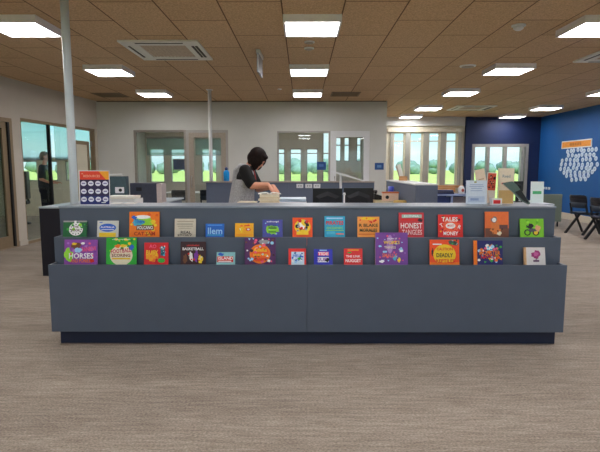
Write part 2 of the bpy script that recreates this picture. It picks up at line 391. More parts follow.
# big door at the left edge
m = frame_mb(3.03, 5.1, 0, 2.26, .0, .13, .07, .01); m.v = [LW(*p) for p in m.v]; obj('trim_8', m, BRONZE, kind='structure')
m = MB().box(3.10, 3.15, .0, .1, .02, 2.19); m.v = [LW(*p) for p in m.v]; obj('trim_9', m, BLACKF, kind='structure')
door_leaf('door_4', 3.15, 4.1, .01, 2.19, .03, BRONZE, st=.11, gm=GLASS_D, f=LW, hx=3.98)
door_leaf('door_5', 4.1, 5.03, .01, 2.19, .03, BRONZE, st=.11, gm=GLASS_D, f=LW, hx=4.2)
# far windows
for a, b, z0, z1 in cream:
    window(a, b, z0, z1, FY+.03, .12, .03, TIMBER_P, trans=(2.225,))
TI = mat('window_reveal_timber', (158, 158, 148), .55, var=.05, scale=5)
k = 10
for a, b in ((2.68, 2.80), (3.15, 3.31), (3.70, 3.88), (4.23, 4.41), (4.77, 4.90)):      # projecting timber fins between the windows
    obj('trim_%d' % k, MB().box(a+.015, b-.015, FY-.05, FY, .87, 2.49), TI, kind='structure'); k += 1
obj('trim_%d' % k, MB().box(2.6, 4.95, FY-.09, FY, 2.49, 2.62), TIMBER_P, kind='structure'); k += 1
obj('trim_%d' % k, MB().box(2.6, 4.95, FY-.16, FY, .80, .87), TIMBER, kind='structure'); k += 1
NF = mat('navy_wall_window_frame', (156, 154, 148), .5, .1, .05, 10)
window(5.22, 6.95, .2, 2.134, FY-.03, .16, .09, NF, mull=(5.72, 6.25, 6.78))
for a, b, z0, z1 in study:
    window(a, b, z0, z1, FY+.03, .12, .03, ALU, trans=((1.85,) if z0 < 1 else (2.1,)))
for a, b, z0, z1 in leftroom:
    window(a, b, z0, z1, FY+.03, .12, .03, ALU)
for a, b, z0, z1 in rear:
    window(a, b, z0, z1, -4.15, .1, .05, ALU, mull=((a+b)/2,))
# low pale partition in the left room
obj('trim_%d' % k, MB().box(-10.0, -5.35, 14.6, 14.7, 0, .8), CREAM, kind='structure'); k += 1

# outdoors -------------------------------------------------------------
tag(obj('lawn', MB().box(-260, 260, -160, 320, -.35, -.12), LAWN), 'wide green lawn outside the far windows', 'lawn')['kind'] = 'structure'
rnd = random.Random(5)
def make_tree(x, y, h, w, i):
    t = thing('tree', TL[i], 'tree', (x, y, -.12), 0, 'trees beyond the lawn')
    cr_ = MB()
    for q in range(7):
        cx, cy, cz = rnd.uniform(-.3, .3)*w, rnd.uniform(-.3, .3)*w, h*rnd.uniform(.28, .72)
        r = w*rnd.uniform(.24, .36)
        n0 = len(cr_.v); cr_.ball((cx, cy, cz), r, 10, 7, sz=.8)
        cr_.v[n0:] = [(a+rnd.uniform(-.12, .12)*r, b+rnd.uniform(-.12, .12)*r, c+rnd.uniform(-.12, .12)*r) for a, b, c in cr_.v[n0:]]
    obj('crown', cr_, LEAF_HAZED, t)
    obj('trunk', MB().tube([(0, 0, 0), (.1, 0, h*.3), (0, .1, h*.6)], .2, 8, rs=[.28, .2, .12]), BARK, t)
TL = []
spots = []
for row_y, x0_ in ((126, -66), (137, -63)):
    xs = x0_
    while xs < 66:
        w = rnd.uniform(4.6, 5.4); spots.append((xs, row_y+rnd.uniform(-1, 1), rnd.uniform(2.7, 3.9), w)); xs += 6.6
spots.sort()
def where(x):
    px = 302 + 500*x/128
    if px < 135: return 'through the glazing of the left wall'
    if px < 230: return 'through the glazed screen with the left door'
    if px < 272: return 'behind the wall by the standing person'
    if px < 332: return 'through the fixed pane right of the person'
    if px < 372: return 'through the white framed door'
    if px < 470: return 'through the four tall timber framed windows'
    return 'through the window in the navy wall'
from collections import defaultdict
byw = defaultdict(list)
for s_ in spots: byw[where(s_[0])].append(s_)
ords = ['first', 'second', 'third', 'fourth', 'fifth', 'sixth', 'seventh', 'eighth', 'ninth', 'tenth', 'eleventh', 'twelfth', 'thirteenth', 'fourteenth', 'fifteenth', 'sixteenth']
i = 0
for wkey, ss in byw.items():
    for q, s_ in enumerate(ss):
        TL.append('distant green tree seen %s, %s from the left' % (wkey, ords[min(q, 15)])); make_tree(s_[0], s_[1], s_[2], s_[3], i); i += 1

# ================================================================== DISPLAY COUNTER
DX0, DX1, SEAM = -1.98, 2.05, .035
def slab(name, x0, x1, y0, y1, z0, z1, m, par, bev=.0015, **k): return obj(name, MB().box(x0, x1, y0, y1, z0, z1), m, par, bevel=bev, **k)
ct = thing('display_counter', 'long slate grey library counter with two tiers of book pockets on beige carpet', 'counter', (0, 0, 0))
T = .018
L1, L2, L3 = .652, .853, 1.088
Y1, Y2, Y3 = 3.82, 3.935, 4.05
slab('front_panel', DX0, SEAM-.001, Y1, Y1+T, .115, L1, SLATE, ct); slab('front_panel', SEAM+.001, DX1, Y1, Y1+T, .115, L1, SLATE, ct)
slab('tier_panel', DX0, SEAM-.001, Y2, Y2+T, .30, L2, SLATE, ct); slab('tier_panel', SEAM+.001, DX1, Y2, Y2+T, .30, L2, SLATE, ct)
slab('tier_panel', DX0, SEAM-.001, Y3, Y3+T, .50, L3-.012, SLATE, ct); slab('tier_panel', SEAM+.001, DX1, Y3, Y3+T, .50, L3-.012, SLATE, ct)
PF1, PF2 = .575, .775
slab('pocket_shelf', DX0+T, DX1-T, Y1+T, Y2, PF1-T, PF1, SLATE, ct)
slab('pocket_shelf', DX0+T, DX1-T, Y2+T, Y3, PF2-T, PF2, SLATE, ct)
for x in (DX0, DX1-T):
    slab('end_panel', x, x+T, Y1+T, Y2, .115, L1, SLATE, ct); slab('end_panel', x, x+T, Y2+T, Y3, .30, L2, SLATE, ct)
    slab('end_panel', x, x+T, Y3+T, 4.44, .0, L3-.014, SLATE, ct)
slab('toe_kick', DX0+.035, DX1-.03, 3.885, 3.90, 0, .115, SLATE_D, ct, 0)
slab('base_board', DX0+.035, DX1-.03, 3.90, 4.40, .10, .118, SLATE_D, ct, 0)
slab('counter_top', DX0-.005, DX1+.005, Y3-.006, 4.46, L3-.012, L3+.004, mat('slate_blue_top', (132, 144, 158), .35, var=.03), ct, .003)
slab('back_panel', DX0+T, DX1-T, 4.42, 4.44, 0, L3-.014, SLATE, ct)
slab('staff_worktop', DX0+T, DX1-T, 4.44, 5.15, .90, .93, BEIGE, ct, .003)
slab('support_panel', -1.2, -1.18, 4.44, 5.1, 0, .9, SLATE, ct); slab('support_panel', .2, .22, 4.44, 5.1, 0, .9, SLATE, ct); slab('support_panel', 1.9, 1.92, 4.44, 5.1, 0, .9, SLATE, ct)

# ================================================================== CEILING FIXTURES
def light_fix(x, y, lab, first=[None]):
    if first[0] is None:
        t = thing('ceiling_light', lab, 'ceiling light', (x, y, CZ), 0, 'square ceiling light panels')
        m = frame_mb(-.3, .3, -.3, .3, 0, .075, .022); m.v = [(a, c, -b) for a, b, c in m.v]
        m.box(-.278, .278, -.278, .278, -.02, 0)
        obj('light_frame', m, mat('light_frame_grey', (240, 238, 244), .4, var=.02), t)
        obj('diffuser', MB().box(-.277, .277, -.277, .277, -.070, -.062), PANELM, t)
        first[0] = t
    else: dup(first[0], (x, y, CZ), 0, lab, 'square ceiling light panels')
Xc = {'left column': -3.02, 'middle column': .1, 'right inner column': 3.18, 'right outer column': 6.16}
rown = ['nearest', 'second', 'third', 'fourth', 'farthest']
for cn, x in Xc.items():
    ys = [5.58, 8.05, 10.45] if x < 1 else [5.62, 7.98, 10.33, 12.95, 15.0]
    for q, y in enumerate(ys):
        rn = rown[q] if x > 1 or q < 2 else 'farthest'
        light_fix(x, y, 'square white ceiling light panel, %s in the %s of lights' % (rn, cn))
    for q, y in enumerate([3.1, .65, -1.8]):
        light_fix(x, y, 'square white ceiling light panel out of view above the camera, %s, row %s' % (cn, ['one', 'two', 'three'][q]))
for x, y, lb in ((-7.4, 13.4, 'room left of the glazed wall, far one'), (-7.4, 9.5, 'room left of the glazed wall, near one'), (-3.0, 13.6, 'small room behind the left glazed door'), (.3, 13.6, 'small room behind the white framed door')):
    light_fix(x, y, 'square white ceiling light panel inside the '+lb)
def cassette(x, y, w, d, lab):
    t = thing('ceiling_air_conditioner', lab, 'air conditioner', (x, y, CZ), 0)
    m = frame_mb(-w/2, w/2, -d/2, d/2, 0, .025, .20*min(w, 1)); m.v = [(a, c, -b) for a, b, c in m.v]
    AC = mat('air_con_white', (232, 232, 224), .45, var=.03)
    obj('air_con_frame', m, AC, t, bevel=.004)
    g = MB(); iw = w/2-.20*w; idp = d/2-.20*w
    g.box(-iw, iw, -idp, idp, -.012, -.002)
    for q in range(12): xx = -iw+(q+.5)*2*iw/12; g.box(xx-.012, xx+.012, -idp, idp, -.016, -.012)
    obj('intake_grille', g, mat('air_con_grille', (196, 178, 156), .6), t)
    DG = mat('air_con_slot', (60, 58, 54), .6)
    for (a, b, c, e_) in ((w/2-.075, w/2-.045, -d*.3, d*.3), (w/2-.12, w/2-.09, -d*.3, d*.3), (-w/2+.06, -w/2+.085, -d*.3, d*.3), (-w*.3, w*.3, -d/2+.06, -d/2+.085), (-w*.3, w*.3, d/2-.085, d/2-.06)):
        obj('air_slot', MB().box(a, b, c, e_, -.030, -.0255), DG, t)
cassette(-1.77, 6.82, .98, 1.06, 'white ceiling cassette air conditioner with grille, left of the middle lights')
cassette(4.35, 13.2, 1.0, .95, 'white ceiling cassette air conditioner far back, right of the timber window lights')
cassette(4.42, 7.1, .95, .9, 'white ceiling cassette air conditioner cut off by the right picture edge')
def disc(name, x, y, r, lab, cat, dome=False, group=None):
    t = thing(name, lab, cat, (x, y, CZ), 0, group)
    obj('rim', MB().lathe([(r, 0), (r, -.012), (r*.8, -.018), (0.002, -.018)], n=24), WHITE, t)
    if dome: obj('dome', MB().lathe([(r*.75, -.018), (r*.7, -.04), (r*.4, -.055), (.002, -.058)], n=20), WHITE, t)
    else: obj('grille_disc', MB().lathe([(r*.78, -.0181), (r*.76, -.022), (.002, -.022)], n=20), mat('speaker_grille', (170, 164, 150), .6), t)
disc('smoke_detector', 2.36, 5.69, .075, 'small round domed smoke detector on the ceiling at upper right', 'smoke detector', True)
disc('ceiling_speaker', 2.52, 7.87, .12, 'flat round ceiling speaker left of a light panel', 'speaker')
disc('ceiling_sensor', .085, 6.40, .065, 'round ceiling sensor behind the nearest middle light, nearer of two', 'sensor')
disc('ceiling_sensor', .085, 6.72, .065, 'round ceiling sensor behind the nearest middle light, farther of two', 'sensor')
disc('ceiling_sensor', -.45, 10.1, .04, 'tiny round ceiling sensor by the far end of the middle lights', 'sensor')
t = thing('hanging_sign', 'thin hanging ceiling sign seen edge-on left of the middle lights', 'sign', (-.58, 7.0, CZ), math.radians(-2))
obj('sign_blade', MB().box(-.012, .012, -.24, .24, -.29, -.05), ACRYL if False else mat('sign_perspex', (190, 200, 220), .2), t, bevel=.002)
obj('sign_bracket', MB().box(-.025, .025, -.22, .22, -.05, 0), WHITE, t, bevel=.003)
for x, y, lb in ((-4.1, 10.9, 'flat ceiling air vent near the left back corner'), (.9, 10.8, 'flat ceiling air vent by the back wall right of the middle lights')):
    t = thing('ceiling_vent', lb, 'vent', (x, y, CZ))
    m = frame_mb(-.3, .3, -.3, .3, 0, .01, .03); m.v = [(a, c, -b) for a, b, c in m.v]
    VM = mat('vent_bronze', (128, 106, 80), .6); obj('vent_frame', m, VM, t)
    g = MB()
    for q in range(9): g.box(-.27, .27, -.26+q*.06, -.23+q*.06, -.008, -.001)
    obj('vent_slats', g, VM, t)
# poles
t = thing('support_pole', 'pale steel post from floor to ceiling just behind the left end of the counter', 'post', (-2.113, 4.62, 0))
obj('post_shaft', MB().lathe([(.036, .012), (.036, CZ-.008)], n=24), POLEW, t); obj('base_plate', MB().box(-.07, .07, -.07, .07, 0, .012), POLEW, t); obj('top_plate', MB().box(-.06, .06, -.06, .06, CZ-.008, CZ), POLEW, t)
t = thing('support_pole', 'slim white post rising behind the partition left of the person', 'post', (-1.855, 10.2, 0))
obj('post_shaft', MB().lathe([(.036, .012), (.036, CZ-.008)], n=20), WHITE, t); obj('base_plate', MB().box(-.07, .07, -.07, .07, 0, .012), WHITE, t); obj('top_plate', MB().box(-.06, .06, -.06, .06, CZ-.008, CZ), WHITE, t)

# ================================================================== BOOKS
H = {'w': (240, 240, 236), 'k': (24, 22, 26), 'r': (214, 40, 36), 'o': (238, 120, 24), 'y': (246, 200, 40), 'g': (56, 168, 60), 'dg': (20, 96, 56),
     'b': (40, 96, 200), 'db': (28, 34, 96), 'p': (120, 56, 160), 'pk': (236, 90, 130), 'c': (70, 180, 210), 'lb': (150, 200, 236), 'br': (110, 66, 40), 't': (222, 210, 180), 'gy': (150, 150, 154), 'lg': (140, 210, 60), 'dk': (60, 30, 40)}
def cc(k): return H[k] if isinstance(k, str) else k
def book(px0, px1, pyt, row, thick, cov, art, label, rz=0.0, spine=None, name='picture_book'):
    """front face towards the room, leaning back on the panel behind"""
    lip, back, pf, lipy = (L1, Y2, PF1, 265) if row == 1 else (L2, Y3, PF2, 237)
    th = math.atan(58/500)
    def at(px, py, Y):
        a = (px-300)/500; b = -(py-226)/500; c, s = math.cos(th), math.sin(th)
        v = (a, c+b*s, -s+b*c); yw = math.atan(2.5/500); v = (v[0]*math.cos(yw)-v[1]*math.sin(yw), v[0]*math.sin(yw)+v[1]*math.cos(yw), v[2])
        q = Y/v[1]; return v[0]*q, 1.4+v[2]*q
    Yf = back-.012-thick
    x0, zt = at(px0, pyt, Yf); x1, _ = at(px1, pyt, Yf)
    w = x1-x0; hz = zt-pf-.001
    yb = back-.042-thick                    # bottom front
    # lean so that the top back corner touches the panel behind
    hh = hz/math.cos(.1); lean = math.atan2(back-.002-thick-yb-.0, hh)
    hh = hz/math.cos(lean)
    root = thing(name, label, 'book', ((x0+x1)/2, yb, pf+.0005+thick*math.sin(lean)), rz, 'picture books in the %s pocket of the counter' % ('lower' if row == 1 else 'upper'), rx=-lean)
    rc = inkmat(cc(cov)); sc = inkmat(cc(spine)) if spine else rc
    m = MB(); cvt = .0022
    m.box(-w/2, w/2, 0, cvt, 0, hh); m.box(-w/2, w/2, thick-cvt, thick, 0, hh); m.cur = 1; m.box(-w/2, -w/2+cvt, cvt, thick-cvt, 0, hh)
    bc = obj('book_cover', m, [rc, sc], root)
    obj('book_pages', MB().box(-w/2+cvt, w/2-.003, cvt, thick-cvt, .003, hh-.003), PAGES, root)
    vis = zt-lip; v0 = hh*(1-vis/hz)        # visible height starts here
    vh = hh-v0
    pic = MB(); txt = MB(); pm = []; tm = []
    def slot(lst, col):
        mm = inkmat(cc(col))
        if mm not in lst: lst.append(mm)
        return lst.index(mm)
    lay = 0
    for a in art:
        kd = a[0]; lay += 1; y = -.0002*lay
        if kd == 'txt':
            _, s_, cx, cz, h, ww, col = a[:7]; txt.cur = slot(tm, col)
            text_mesh(txt, s_, (cx-.5)*w, v0+cz*vh, h*vh, ww*w, y=-.0045-.0001*lay, rot=a[7] if len(a) > 7 else 0)
        elif kd == 'rect':
            _, a0, a1, b0, b1, col = a; pic.cur = slot(pm, col); pic.box((a0-.5)*w, (a1-.5)*w, y, -.0000, v0+b0*vh if b0 > 0 else .002, v0+b1*vh)
        elif kd == 'el':
            _, cx, cz, rx, rzz, col = a; pic.cur = slot(pm, col)
            pic.prism([((cx-.5)*w+rx*w*math.cos(2*PI*q/22), v0+cz*vh+rzz*vh*math.sin(2*PI*q/22)) for q in range(22)], y, 0)
        elif kd == 'blob':
            _, cx, cz, rx, rzz, col, sd_ = a; pic.cur = slot(pm, col); rr = random.Random(sd_)
            pic.prism([((cx-.5)*w+rx*w*(k_:=rr.uniform(.65, 1.15))*math.cos(2*PI*q/18), v0+cz*vh+rzz*vh*k_*math.sin(2*PI*q/18)) for q in range(18)], y, 0)
        elif kd == 'burst':
            _, cx, cz, rx, rzz, col, nn = a; pic.cur = slot(pm, col)
            pic.prism([((cx-.5)*w+rx*w*(1 if q % 2 else .6)*math.cos(2*PI*q/(2*nn)), v0+cz*vh+rzz*vh*(1 if q % 2 else .6)*math.sin(2*PI*q/(2*nn))) for q in range(2*nn)], y, 0)
        elif kd == 'conf':
            _, nn, cols, a0, a1, b0, b1, sz, sd_ = a; rr = random.Random(sd_)
            for q in range(nn):
                pic.cur = slot(pm, rr.choice(cols)); cx = rr.uniform(a0, a1); cz = rr.uniform(b0, b1); s1 = sz*rr.uniform(.6, 1.3); al = rr.uniform(0, 3); nn_ = rr.choice([3, 4, 5, 8])
                s1 = min(s1, cx-.02, .98-cx, 1-cz)
                if s1 < .012: continue
                pic.prism([((cx-.5)*w+s1*w*math.cos(al+2*PI*j/nn_), v0+cz*vh+s1*w*math.sin(al+2*PI*j/nn_)*.9) for j in range(nn_)], y-.00003*q, 0)
        elif kd == 'ring':
            _, cx, cz, rx, rzz, col, nn, ww = a; pic.cur = slot(pm, col)
            for q in range(nn):
                al = 2*PI*q/nn; X = (cx-.5)*w+rx*w*math.cos(al); Z = v0+cz*vh+rzz*vh*math.sin(al)
                pic.prism([(X+ww*w*math.cos(al+PI/4+j*PI/2), Z+ww*w*math.sin(al+PI/4+j*PI/2)) for j in range(4)], y, 0)
    if pic.v: obj('cover_picture', pic, pm, bc)
    if txt.v: obj('cover_title', txt, tm, bc)
    return root
# --- upper pocket
book(63, 86.5, 221, 2, .012, 'dg', [('rect', 0, 1, .9, 1, 'gy'), ('conf', 14, ['lg', 'w', 'g'], .05, .95, .05, .8, .06, 1), ('el', .54, .42, .30, .42, 'w'), ('rect', .46, .56, .55, 1, 'w'), ('ring', .54, .42, .23, .32, 'dg', 12, .03), ('txt', 'THE', .54, .58, .13, .25, (90, 40, 60)), ('txt', 'BOOK', .54, .36, .16, .38, (90, 40, 60))], 'green book with a large white round badge, leftmost of the upper pocket')
book(97, 118, 221, 2, .012, (196, 200, 196), [('rect', .1, .9, 0, .2, 'y'), ('el', .5, .53, .40, .27, 'b'), ('txt', 'AUSTRALIA', .5, .56, .12, .66, 'w'), ('rect', .2, .8, .38, .42, 'w'), ('rect', .1, .25, .85, .9, 'b')], 'pale grey book with a blue oval and a yellow band below')
book(129, 159, 212, 2, .014, 'o', [('conf', 10, ['y', (220, 90, 10)], .05, .95, .0, .95, .06, 3), ('blob', .48, .62, .36, .24, 'lg', 4), ('blob', .3, .55, .2, .16, 'c', 6), ('el', .45, .78, .26, .08, 'w'), ('blob', .16, .76, .09, .08, 'b', 2), ('blob', .8, .58, .1, .1, 'y', 9), ('rect', .24, .82, .24, .44, 'br'), ('txt', 'There', .36, .6, .16, .34, 'b'), ('txt', 'VOLCANO', .53, .34, .14, .54, 'w'), ('txt', 'CAT SAM', .52, .09, .15, .7, (170, 60, 20))], 'large orange book with green splash and the word VOLCANO')
book(174.5, 195.5, 219, 2, .010, (196, 190, 174), [('rect', .12, .9, .82, .86, (150, 140, 120)), ('rect', .1, .86, .66, .71, (140, 134, 116)), ('rect', .14, .88, .54, .58, (150, 140, 120)), ('rect', .2, .8, .42, .46, (160, 150, 130)), ('txt', 'REAL', .55, .2, .16, .5, 'k'), ('txt', 'STORY', .5, .03, .1, .7, 'k')], 'plain cream book with rows of small dark lettering')
book(205.5, 224, 224, 2, .008, (30, 100, 196), [('txt', 'llem', .52, .4, .55, .78, 'lb'), ('rect', .1, .9, .84, .92, (80, 150, 230)), ('rect', .08, .9, .03, .09, 'c')], 'small blue book with large pale blue lettering')
book(235, 253.5, 223.5, 2, .010, (248, 170, 30), [('conf', 10, ['o', 'y', 'w'], .1, .9, .3, .9, .08, 5), ('rect', .3, .4, .25, .9, 'y'), ('rect', .5, .8, .78, .84, 'r'), ('blob', .72, .5, .14, .14, 'r', 3), ('el', .72, .5, .07, .07, 'w'), ('rect', .05, .95, .02, .1, (240, 150, 20))], 'small yellow orange book left of the blue splat book')
book(262.5, 282.5, 220, 2, .012, (70, 76, 160), [('conf', 20, ['p', 'b', 'lb', 'w'], .05, .95, .1, .95, .04, 8), ('txt', 'school', .5, .88, .09, .6, 'w'), ('blob', .5, .38, .34, .34, 'lg', 12), ('rect', .3, .7, .44, .52, (40, 110, 40)), ('txt', 'Daily', .47, .6, .12, .4, 'dg'), ('rect', .3, .68, .2, .28, (60, 130, 40))], 'indigo blue book with a lime green splat')
book(292.5, 312.5, 218, 2, .014, (240, 84, 30), [('el', .5, .5, .4, .4, 'y'), ('conf', 16, ['k', 'w', 'gy', 'r'], .2, .8, .25, .85, .09, 4), ('blob', .45, .5, .16, .14, 'w', 2), ('blob', .68, .72, .1, .1, 'k', 2), ('rect', .2, .8, .06, .2, 'y')], 'orange red book with black and white cartoon creatures on yellow')
book(324.5, 345, 216.5, 2, .012, (48, 164, 204), [('txt', 'PIRATES', .5, .66, .2, .86, 'r'), ('rect', .1, .9, .86, .93, 'lb'), ('txt', 'OCEANIC', .5, .4, .12, .8, 'lg'), ('rect', .1, .5, .08, .22, 'c'), ('rect', .56, .95, .07, .13, (230, 110, 80)), ('rect', .06, .94, .26, .29, 'lg')], 'cyan book with a red title and green line below')
book(357.5, 379.5, 217, 2, .012, (232, 150, 70), [('blob', .5, .9, .4, .08, 'y', 8), ('txt', 'R BLAKE', .5, .55, .16, .86, (70, 60, 30)), ('txt', 'MORALES', .5, .3, .16, .8, (60, 70, 40)), ('rect', .05, .95, .05, .12, (214, 120, 50)), ('conf', 8, ['r', 'o'], .1, .9, .7, .95, .05, 3)], 'tan orange book with two lines of dark lettering')
book(399, 424, 213, 2, .016, (200, 60, 66), [('rect', .12, .92, .78, .92, (150, 190, 180)), ('txt', 'GLENNA', .5, .85, .1, .6, 'w'), ('rect', .08, .94, .66, .72, 'r'), ('blob', .85, .68, .1, .08, 'dk', 2), ('txt', 'HONEST', .5, .44, .24, .86, (250, 220, 220)), ('txt', 'TANGLES', .52, .16, .22, .8, (250, 200, 200)), ('conf', 12, ['dk', 'w'], .04, .96, .05, .6, .03, 6)], 'dusty red book with a pale title band, left of the TALES book')
book(438.5, 463, 215, 2, .016, (220, 44, 40), [('burst', .5, .5, .44, .44, (240, 90, 60), 14), ('el', .5, .48, .2, .14, 'w'), ('txt', 'MOST', .5, .48, .1, .26, 'r'), ('txt', 'TALES', .46, .78, .2, .66, 'w'), ('txt', 'MONEY', .5, .12, .18, .6, 'w'), ('txt', 'T', .12, .5, .18, .12, 'w', .5), ('txt', 'R', .86, .42, .18, .12, 'w', -.4), ('conf', 8, ['y', 'k'], .05, .95, .1, .95, .04, 9)], 'bright red book with TALES curved in white around an oval')
book(485.5, 509, 212, 2, .014, (222, 108, 52), [('rect', 0, 1, 0, .32, (110, 64, 52)), ('blob', .45, .35, .24, .3, (214, 120, 60), 3), ('rect', .6, .96, .3, .46, (90, 60, 60)), ('blob', .38, .66, .14, .14, (120, 110, 110), 5), ('el', .38, .66, .09, .09, 'w'), ('conf', 8, ['dk', 'br'], .1, .9, .02, .3, .06, 5), ('blob', .6, .1, .1, .09, 't', 5)], 'rust orange book with a white faced clock above brown shapes')
book(520.5, 544, 219, 2, .012, (118, 192, 36), [('conf', 10, ['lg', (90, 170, 30)], .05, .95, .1, .95, .07, 5), ('blob', .42, .55, .16, .16, 'k', 5), ('el', .3, .2, .14, .18, 'k'), ('el', .3, .2, .09, .12, (118, 192, 36)), ('el', .66, .2, .14, .18, 'k'), ('el', .66, .2, .09, .12, 'y'), ('blob', .74, .45, .12, .22, (220, 160, 120), 6), ('blob', .5, .34, .2, .12, (80, 80, 90), 7)], 'lime green book picturing bicycles, rightmost of the upper pocket')
# --- lower pocket
book(64, 97, 240, 1, .014, (138, 72, 168), [('blob', .12, .35, .14, .3, 'lg', 2), ('conf', 16, ['p', 'pk', (170, 110, 200)], .1, .95, .3, .95, .05, 3), ('blob', .36, .72, .16, .15, 'br', 5), ('blob', .42, .55, .12, .12, 'lb', 6), ('blob', .3, .82, .08, .06, 'y', 6), ('el', .56, .84, .06, .05, 'w'), ('txt', 'RAINBOW', .76, .6, .2, .42, 'pk', .1), ('txt', 'HORSES', .52, .3, .24, .74, 'w'), ('txt', 'AND PONIES', .5, .09, .15, .6, 'o'), ('blob', .84, .1, .08, .1, 'r', 7)], 'purple book titled HORSES in white, leftmost of the lower pocket')
book(106, 136, 238, 1, .014, (48, 172, 58), [('conf', 14, ['lg', 'y', (30, 140, 50)], .05, .95, .2, .97, .05, 2), ('el', .5, .3, .38, .4, (232, 224, 200)), ('blob', .84, .6, .09, .12, 'b', 5), ('blob', .38, .66, .1, .08, 'o', 5), ('blob', .58, .68, .12, .07, 'y', 6), ('txt', 'FOOTBALL', .5, .48, .16, .68, (190, 40, 80), .08), ('txt', 'SCORING', .5, .3, .12, .62, (130, 60, 60)), ('rect', .2, .8, .14, .2, 'y'), ('txt', 'champion', .5, .93, .06, .6, 'w')], 'bright green book with a domed white football title panel')
book(144, 168, 243, 1, .012, (208, 34, 44), [('blob', .34, .3, .26, .28, (244, 160, 30), 5), ('el', .72, .12, .15, .12, 'g'), ('txt', 'AO', .36, .82, .18, .3, 'pk'), ('txt', 'BUSY', .34, .52, .22, .5, 'y'), ('rect', .68, .86, .36, .8, (30, 90, 110)), ('conf', 12, ['w', 'c'], .66, .9, .36, .84, .04, 5), ('conf', 10, ['r', 'y', 'o'], .1, .6, .05, .45, .05, 6)], 'crimson red book with yellow figures and teal strip')
book(180.5, 205.5, 242, 1, .014, (58, 26, 34), [('txt', 'BASKETBALL', .5, .66, .13, .84, 'w'), ('txt', 'LEGENDS', .5, .82, .07, .5, (200, 60, 60)), ('blob', .18, .2, .09, .24, 'br', 3), ('blob', .42, .3, .08, .26, 'w', 4), ('blob', .62, .3, .08, .3, 'p', 5), ('blob', .8, .18, .1, .22, 'y', 6), ('conf', 8, ['t', 'r'], .1, .9, .05, .45, .04, 4)], 'dark maroon book titled BASKETBALL with player figures')
book(216.5, 235, 252.5, 1, .008, (132, 190, 196), [('blob', .22, .8, .16, .16, 'b', 2), ('rect', .04, .9, .05, .6, 'r'), ('txt', 'ISLAND', .5, .42, .3, .78, 'w'), ('rect', .1, .8, .1, .18, 'w')], 'small pale teal book with red and white lettering', name='picture_book')
book(244.5, 275.5, 238, 1, .014, (82, 44, 92), [('conf', 46, ['w', 'dk', 'lb', 'pk', 'br', 'db'], .04, .96, .05, .97, .05, 3), ('blob', .62, .84, .18, .1, 'gy', 6), ('el', .5, .36, .34, .38, 'o'), ('el', .5, .36, .28, .3, (244, 96, 36)), ('txt', 'Adelia', .5, .52, .14, .44, 'y'), ('txt', 'SAVES THE', .5, .32, .09, .46, 'y'), ('txt', 'PLANETS', .5, .14, .11, .4, 'r')], 'dark purple book with a big orange sun circle')
book(288.5, 306, 249, 1, .010, (220, 50, 46), [('rect', .16, .9, 0, .78, (190, 214, 232)), ('conf', 22, ['b', 'lb', 'w', (60, 100, 160)], .2, .86, .02, .74, .06, 4), ('txt', 'HELP', .5, .5, .2, .5, 'b'), ('blob', .62, .3, .1, .1, 'g', 5)], 'small book with a red frame around a blue and white picture')
book(314, 332.5, 249.5, 1, .010, (50, 56, 180), [('rect', .22, .8, .54, .8, 'pk'), ('txt', 'TIDE', .5, .66, .22, .55, 'w'), ('rect', .2, .8, .05, .42, 'w'), ('txt', 'SUP', .45, .24, .26, .5, 'p'), ('blob', .72, .2, .12, .16, 'k', 5), ('rect', .3, .7, .88, .95, 'lb')], 'small royal blue book with pink and white lettering')
book(344, 362.5, 249, 1, .010, (216, 52, 56), [('txt', 'THE LINK', .5, .46, .15, .78, 'w'), ('txt', 'NUGGET', .5, .16, .22, .84, 'w'), ('blob', .3, .72, .12, .06, 'g', 5), ('rect', .2, .8, .88, .92, 'y')], 'small plain red book with two white lines of lettering')
book(375.5, 408, 233, 1, .022, (116, 66, 152), [('el', .45, .62, .1, .3, (170, 130, 196)), ('conf', 26, [(150, 100, 190), 'pk', 'lb'], .06, .94, .08, .96, .035, 3), ('txt', 'HOW IT', .52, .8, .05, .3, 'w'), ('txt', 'WORKS', .5, .68, .11, .5, 'y'), ('txt', 'THINGS', .45, .52, .08, .36, 't'), ('txt', 'SMALLY', .44, .26, .13, .46, (236, 120, 90)), ('blob', .6, .17, .06, .09, 'c', 5), ('blob', .73, .1, .05, .09, 'y', 5), ('blob', .2, .06, .08, .05, 'w', 5), ('blob', .8, .4, .06, .04, 'w', 6), ('blob', .14, .56, .06, .04, 'lb', 7)], 'tall thick purple book rising above the lower pocket', spine=(226, 190, 130))
book(430, 459.5, 240, 1, .014, (232, 78, 30), [('el', .5, .36, .38, .44, 'y'), ('rect', 0, 1, .0, .04, 'o'), ('blob', .8, .86, .18, .12, (60, 80, 70), 4), ('conf', 7, ['k', 'gy', 'g'], .7, .97, .74, .98, .04, 5), ('txt', 'CAUTION', .5, .6, .12, .54, 'r'), ('txt', 'DEADLY', .5, .34, .17, .56, (60, 60, 30)), ('txt', 'REPTILES', .52, .1, .14, .64, 'r'), ('blob', .09, .45, .03, .18, 'k', 5), ('rect', .1, .4, .78, .83, 'w')], 'orange book with CAUTION DEADLY REPTILES on a yellow disc')
book(474, 503, 241, 1, .016, (34, 34, 100), [('rect', 0, .12, 0, 1, 'o'), ('conf', 44, ['w', 'lb', 'y', 'pk', 'o', 'c', 'g'], .16, .95, .05, .8, .055, 6), ('blob', .55, .66, .12, .1, 'w', 5), ('txt', 'MONSTER', .55, .46, .2, .72, 'o'), ('txt', 'NATIONS', .55, .28, .16, .62, 'r')], 'dark blue crowded book with an orange spine', spine=(240, 110, 40))
